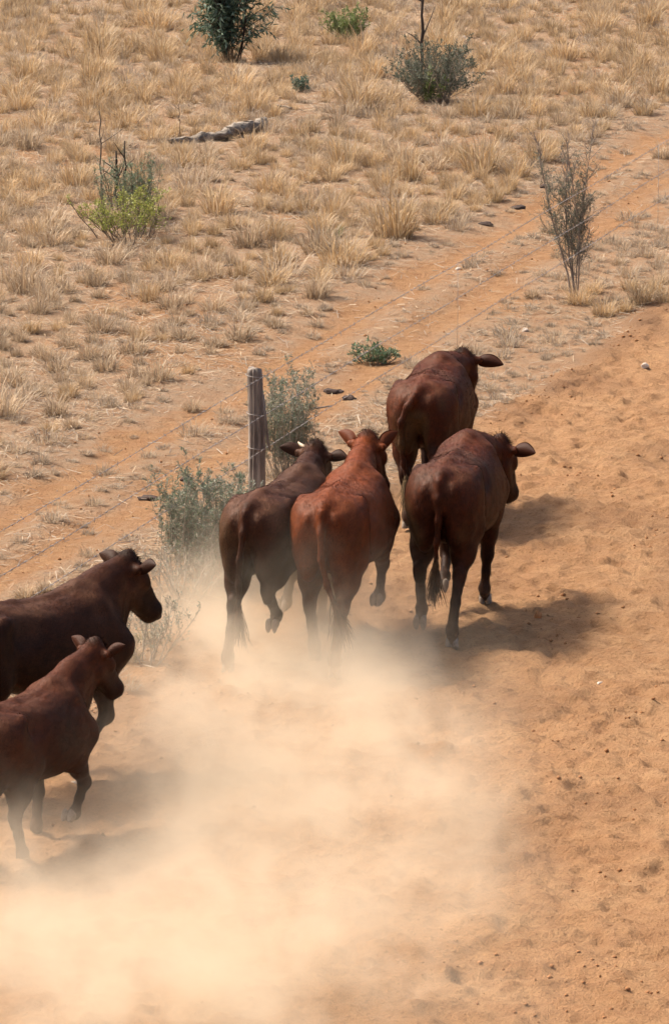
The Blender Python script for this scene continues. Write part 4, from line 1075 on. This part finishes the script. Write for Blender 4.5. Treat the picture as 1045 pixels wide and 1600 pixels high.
    for (s, L, lift) in spec.get('horns', ()):
        mb = MB(); b0 = H_(0.015, s * 0.085, 0.0); pts = [b0 + hd @ np.array([0.0, s * L * t_, L * lift * t_ * t_]) for t_ in np.linspace(0, 1, 6)]
        mb.tube(pts, [0.017, 0.016, 0.015, 0.013, 0.010, 0.005], 8); mb.build('horn', M_HORN, root)
    # tail tuft
    rng = np.random.default_rng(spec['seed'] + 500)
    end = tp[-1]; dr = end - tp[-2]; dr = dr / np.linalg.norm(dr); mb = MB()
    mb.tube([end - dr * 0.02, end + dr * 0.07], [0.017, 0.012], 6, tuple(c2))
    n_h = spec.get('tuft', 170)
    for i in range(n_h):
        p = end + dr * 0.10 * rng.random() + rng.normal(0, 0.010, 3); d = dr + rng.normal(0, spec.get('fray', 0.16), 3); pts = [p]; L = 0.12 + 0.16 * rng.random()
        for q in range(3): d = d + rng.normal(0, 0.16, 3) + np.array([0, 0, -0.25]); d /= np.linalg.norm(d); pts.append(pts[-1] + d * L / 3)
        kk = rng.random(); mb.tube(pts, [0.0026, 0.0026, 0.0021, 0.0010], 3, tuple(np.array(spec.get('tuftcol', (0.06, 0.03, 0.018))) * (0.5 + kk)), caps=False)
    tt = mb.build('tail_tuft', M_COAT, root); tt['kind'] = 'stuff'
    return root

RED = ((0.160, 0.038, 0.0105), (0.075, 0.019, 0.0065), (0.032, 0.011, 0.006))
MAROON = ((0.084, 0.0195, 0.0065), (0.028, 0.0090, 0.0045), (0.014, 0.0060, 0.0038))
BROWN = ((0.057, 0.0195, 0.0095), (0.026, 0.0108, 0.0062), (0.014, 0.0070, 0.0048))
HANG = [(-0.765, 0, 1.10), (-0.800, 0.0, 1.0), (-0.805, 0.0, 0.85), (-0.80, 0.01, 0.70), (-0.79, 0.02, 0.58)]
def tw(px, py, sc): return at(px, py, 1.13 * sc)[:2]
COWS = [
 dict(seed=1, scale=0.93, heading=9, slim=0.96, tail_at=tw(654, 620, 0.93), label='dark red cow ahead of the others at the fence with one ear out', coat=MAROON, dung=0.75, dusty=0.35,
      fl=(0.62, 0.10, 10), fr=(0.25, 0.0, -10), hl=(-0.62, 0.0, 30, -0.02), hr=(-1.00, 0.20, -80),
      poll=(1.05, -0.11, 1.12), head=(4, 54, -4), ear_l=(-5, 12, 0.21), ear_r=(-12, 6, 0.22),
      tail=[(-0.775, 0.02, 1.10), (-0.84, 0.08, 1.02), (-0.86, 0.13, 0.90), (-0.84, 0.13, 0.72), (-0.83, 0.11, 0.56), (-0.84, 0.09, 0.47)], tuft=240, fray=0.30, tuftcol=(0.16, 0.11, 0.06)),
 dict(seed=2, scale=1.0, heading=10, slim=0.90, tail_at=tw(687, 749, 1.0), label='dark red cow nearest the open road with its head turned aside', coat=MAROON, dung=0.7, dusty=0.3,
      fl=(0.22, 0.14, -60), fr=(0.52, 0, 35), hl=(-0.50, 0.05, -35, 0.06), hr=(-0.90, 0, 10),
      poll=(1.04, -0.17, 1.05), head=(-20, 60, 0), ear_l=(0, 10, 0.20), ear_r=(2, 8, 0.20), tail=HANG, tuft=240, fray=0.12, tuftcol=(0.10, 0.055, 0.03)),
 dict(seed=3, scale=0.97, heading=11, slim=0.92, tail_at=tw(504, 800, 0.97), label='bright red cow in the middle with both ears pricked up', coat=RED, dung=0.2, dusty=0.2, fat=1.02,
      fl=(0.30, 0.03, -15), fr=(0.58, 0.16, -80), hl=(-0.42, 0, 30), hr=(-0.90, 0, 10),
      poll=(1.05, 0.02, 1.28), head=(-18, 54, 0), ear_l=(34, 10, 0.20), ear_r=(76, 6, 0.20),
      tail=[(-0.775, 0, 1.10), (-0.83, -0.005, 0.98), (-0.84, -0.01, 0.80), (-0.82, -0.05, 0.62), (-0.82, -0.10, 0.50)], tuft=190, fray=0.2, tuftcol=(0.10, 0.045, 0.025)),
 dict(seed=4, scale=0.97, heading=18, slim=0.86, tail_at=tw(386, 796, 0.97), label='dull brown cow with a short pale horn beside the fence post', coat=BROWN, dung=0.4, dusty=0.45,
      fl=(0.38, 0.16, -80), fr=(0.55, 0.0, 25), hl=(-0.82, 0, 15), hr=(-0.50, 0.24, -55),
      poll=(1.07, 0.12, 1.22), head=(3, 54, 6), ear_l=(4, 18, 0.18), ear_r=(6, 14, 0.17), horns=[(1, 0.09, 0.42)],
      tail=[(-0.775, 0, 1.10), (-0.825, 0.0, 0.98), (-0.84, 0.02, 0.80), (-0.84, 0.03, 0.62), (-0.84, 0.03, 0.50)], tuft=150),
 dict(seed=5, scale=0.97, heading=42, tail_at=tw(-88, 985, 0.97), label='dark brown cow farther from the camera of the two trailing behind', coat=BROWN, dung=0.2, dusty=0.4,
      fl=(0.50, 0.0, 30), fr=(0.30, 0.10, -40), hl=(-0.60, 0, 30), hr=(-0.85, 0, 20),
      poll=(0.93, 0.04, 1.28), head=(-6, 52, 0), neck=1.12, ear_l=(16, 14, 0.19), ear_r=(22, 16, 0.18), tail=HANG),
 dict(seed=6, scale=0.82, heading=24, tail_at=tw(-40, 1125, 0.82), label='reddish brown young cow trailing last with a foreleg lifted', coat=((0.083, 0.0245, 0.0105), (0.035, 0.0125, 0.0066), (0.017, 0.0080, 0.0055)), dung=0.2, dusty=0.25, navel=True, fat=0.98,
      fl=(0.45, 0.0, 10), fr=(0.46, 0.16, -85), hl=(-0.50, 0.16, -75), hr=(-0.22, 0, 30),
      poll=(1.05, -0.06, 1.34), head=(-16, 51, 0), neck=1.12, ear_l=(30, 14, 0.19), ear_r=(42, 14, 0.18), tail=HANG),
]
for c in COWS: make_cow(c)

# ------------------------------------------------------------------ dust raised by the hooves
def dust():
    bm_v = [(-4.2, 25, -0.12), (2.6, 25, -0.12), (2.6, 38, -0.12), (-4.2, 38, -0.12), (-4.2, 25, 1.5), (2.6, 25, 1.5), (2.6, 38, 1.5), (-4.2, 38, 1.5)]
    fq = [(0, 3, 2, 1), (4, 5, 6, 7), (0, 1, 5, 4), (1, 2, 6, 5), (2, 3, 7, 6), (3, 0, 4, 7)]
    me = bpy.data.meshes.new('dust_cloud'); me.from_pydata(bm_v, [], fq); me.update()
    m = bpy.data.materials.new('airborne_dust'); m.use_nodes = True; nt = m.node_tree
    nt.nodes.remove(nt.nodes['Principled BSDF'])
    pv = nt.nodes.new('ShaderNodeVolumePrincipled'); nt.links.new(pv.outputs[0], nt.nodes['Material Output'].inputs['Volume'])
    pv.inputs['Color'].default_value = (0.93, 0.82, 0.66, 1); pv.inputs['Anisotropy'].default_value = 0.35
    tc = nt.nodes.new('ShaderNodeTexCoord')
    # warp the puffs with noise so that their edges billow
    nz = nd(nt, 'ShaderNodeTexNoise', Scale=0.9, Detail=2.0, Roughness=0.55); nt.links.new(tc.outputs['Object'], nz.inputs['Vector'])
    vs = nt.nodes.new('ShaderNodeVectorMath'); vs.operation = 'SUBTRACT'; nt.links.new(nz.outputs['Color'], vs.inputs[0]); vs.inputs[1].default_value = (0.5, 0.5, 0.5)
    vm = nt.nodes.new('ShaderNodeVectorMath'); vm.operation = 'MULTIPLY_ADD'; nt.links.new(vs.outputs[0], vm.inputs[0]); vm.inputs[1].default_value = (1.3, 2.4, 0.8); nt.links.new(tc.outputs['Object'], vm.inputs[2])
    total = None
    for (px, py, rx, ry, rz, amp) in PUFFS:
        g = at(px, py)
        a = nt.nodes.new('ShaderNodeVectorMath'); a.operation = 'SUBTRACT'; nt.links.new(vm.outputs[0], a.inputs[0]); a.inputs[1].default_value = (g[0], g[1], 0.0)
        b = nt.nodes.new('ShaderNodeVectorMath'); b.operation = 'MULTIPLY'; nt.links.new(a.outputs[0], b.inputs[0]); b.inputs[1].default_value = (1 / rx, 1 / ry, 1 / rz)
        c = nt.nodes.new('ShaderNodeVectorMath'); c.operation = 'DOT_PRODUCT'; nt.links.new(b.outputs[0], c.inputs[0]); nt.links.new(b.outputs[0], c.inputs[1])
        e = math_n(nt, 'EXPONENT', math_n(nt, 'MULTIPLY', c.outputs['Value'], -1.0)); e = math_n(nt, 'MULTIPLY', e, amp)
        total = e if total is None else math_n(nt, 'ADD', total, e)
    n2 = nd(nt, 'ShaderNodeTexNoise', Scale=2.0, Detail=3.0, Roughness=0.62, Distortion=0.0); nt.links.new(vm.outputs[0], n2.inputs['Vector'])
    f = ramp(nt, n2.outputs['Fac'], [(0.38, 0.06), (0.64, 1.3)])
    dens = math_n(nt, 'MULTIPLY', total, f)
    dens = math_n(nt, 'SUBTRACT', dens, 0.012); dens = math_n(nt, 'MAXIMUM', dens, 0.0)
    nt.links.new(dens, pv.inputs['Density'])
    me.materials.append(m)
    m.cycles.volume_step_rate = 0.8
    o_ = link('dust_cloud', me); tag(o_, 'billowing pale dust raised by the hooves', kind='stuff')
# photo pixel of the puff's foot on the road, radii across / along / up in metres, thickness
PUFFS = [(470, 1120, 0.65, 1.9, 0.40, 0.95), (400, 1220, 0.85, 1.9, 0.40, 0.9), (590, 1230, 0.65, 1.9, 0.38, 0.9), (380, 1020, 0.5, 1.0, 0.55, 1.15), (330, 1380, 0.9, 1.6, 0.42, 0.9), (510, 1035, 0.45, 0.9, 0.58, 1.4),
         (100, 1560, 0.9, 1.4, 0.50, 1.2), (330, 1600, 1.0, 1.6, 0.50, 1.2), (580, 1470, 0.7, 1.5, 0.36, 0.8), (250, 1150, 0.45, 1.2, 0.26, 0.5), (10, 1480, 0.7, 1.0, 0.32, 1.1), (640, 1040, 0.4, 1.0, 0.34, 0.7), (670, 1340, 0.5, 1.6, 0.3, 0.45)]
dust()
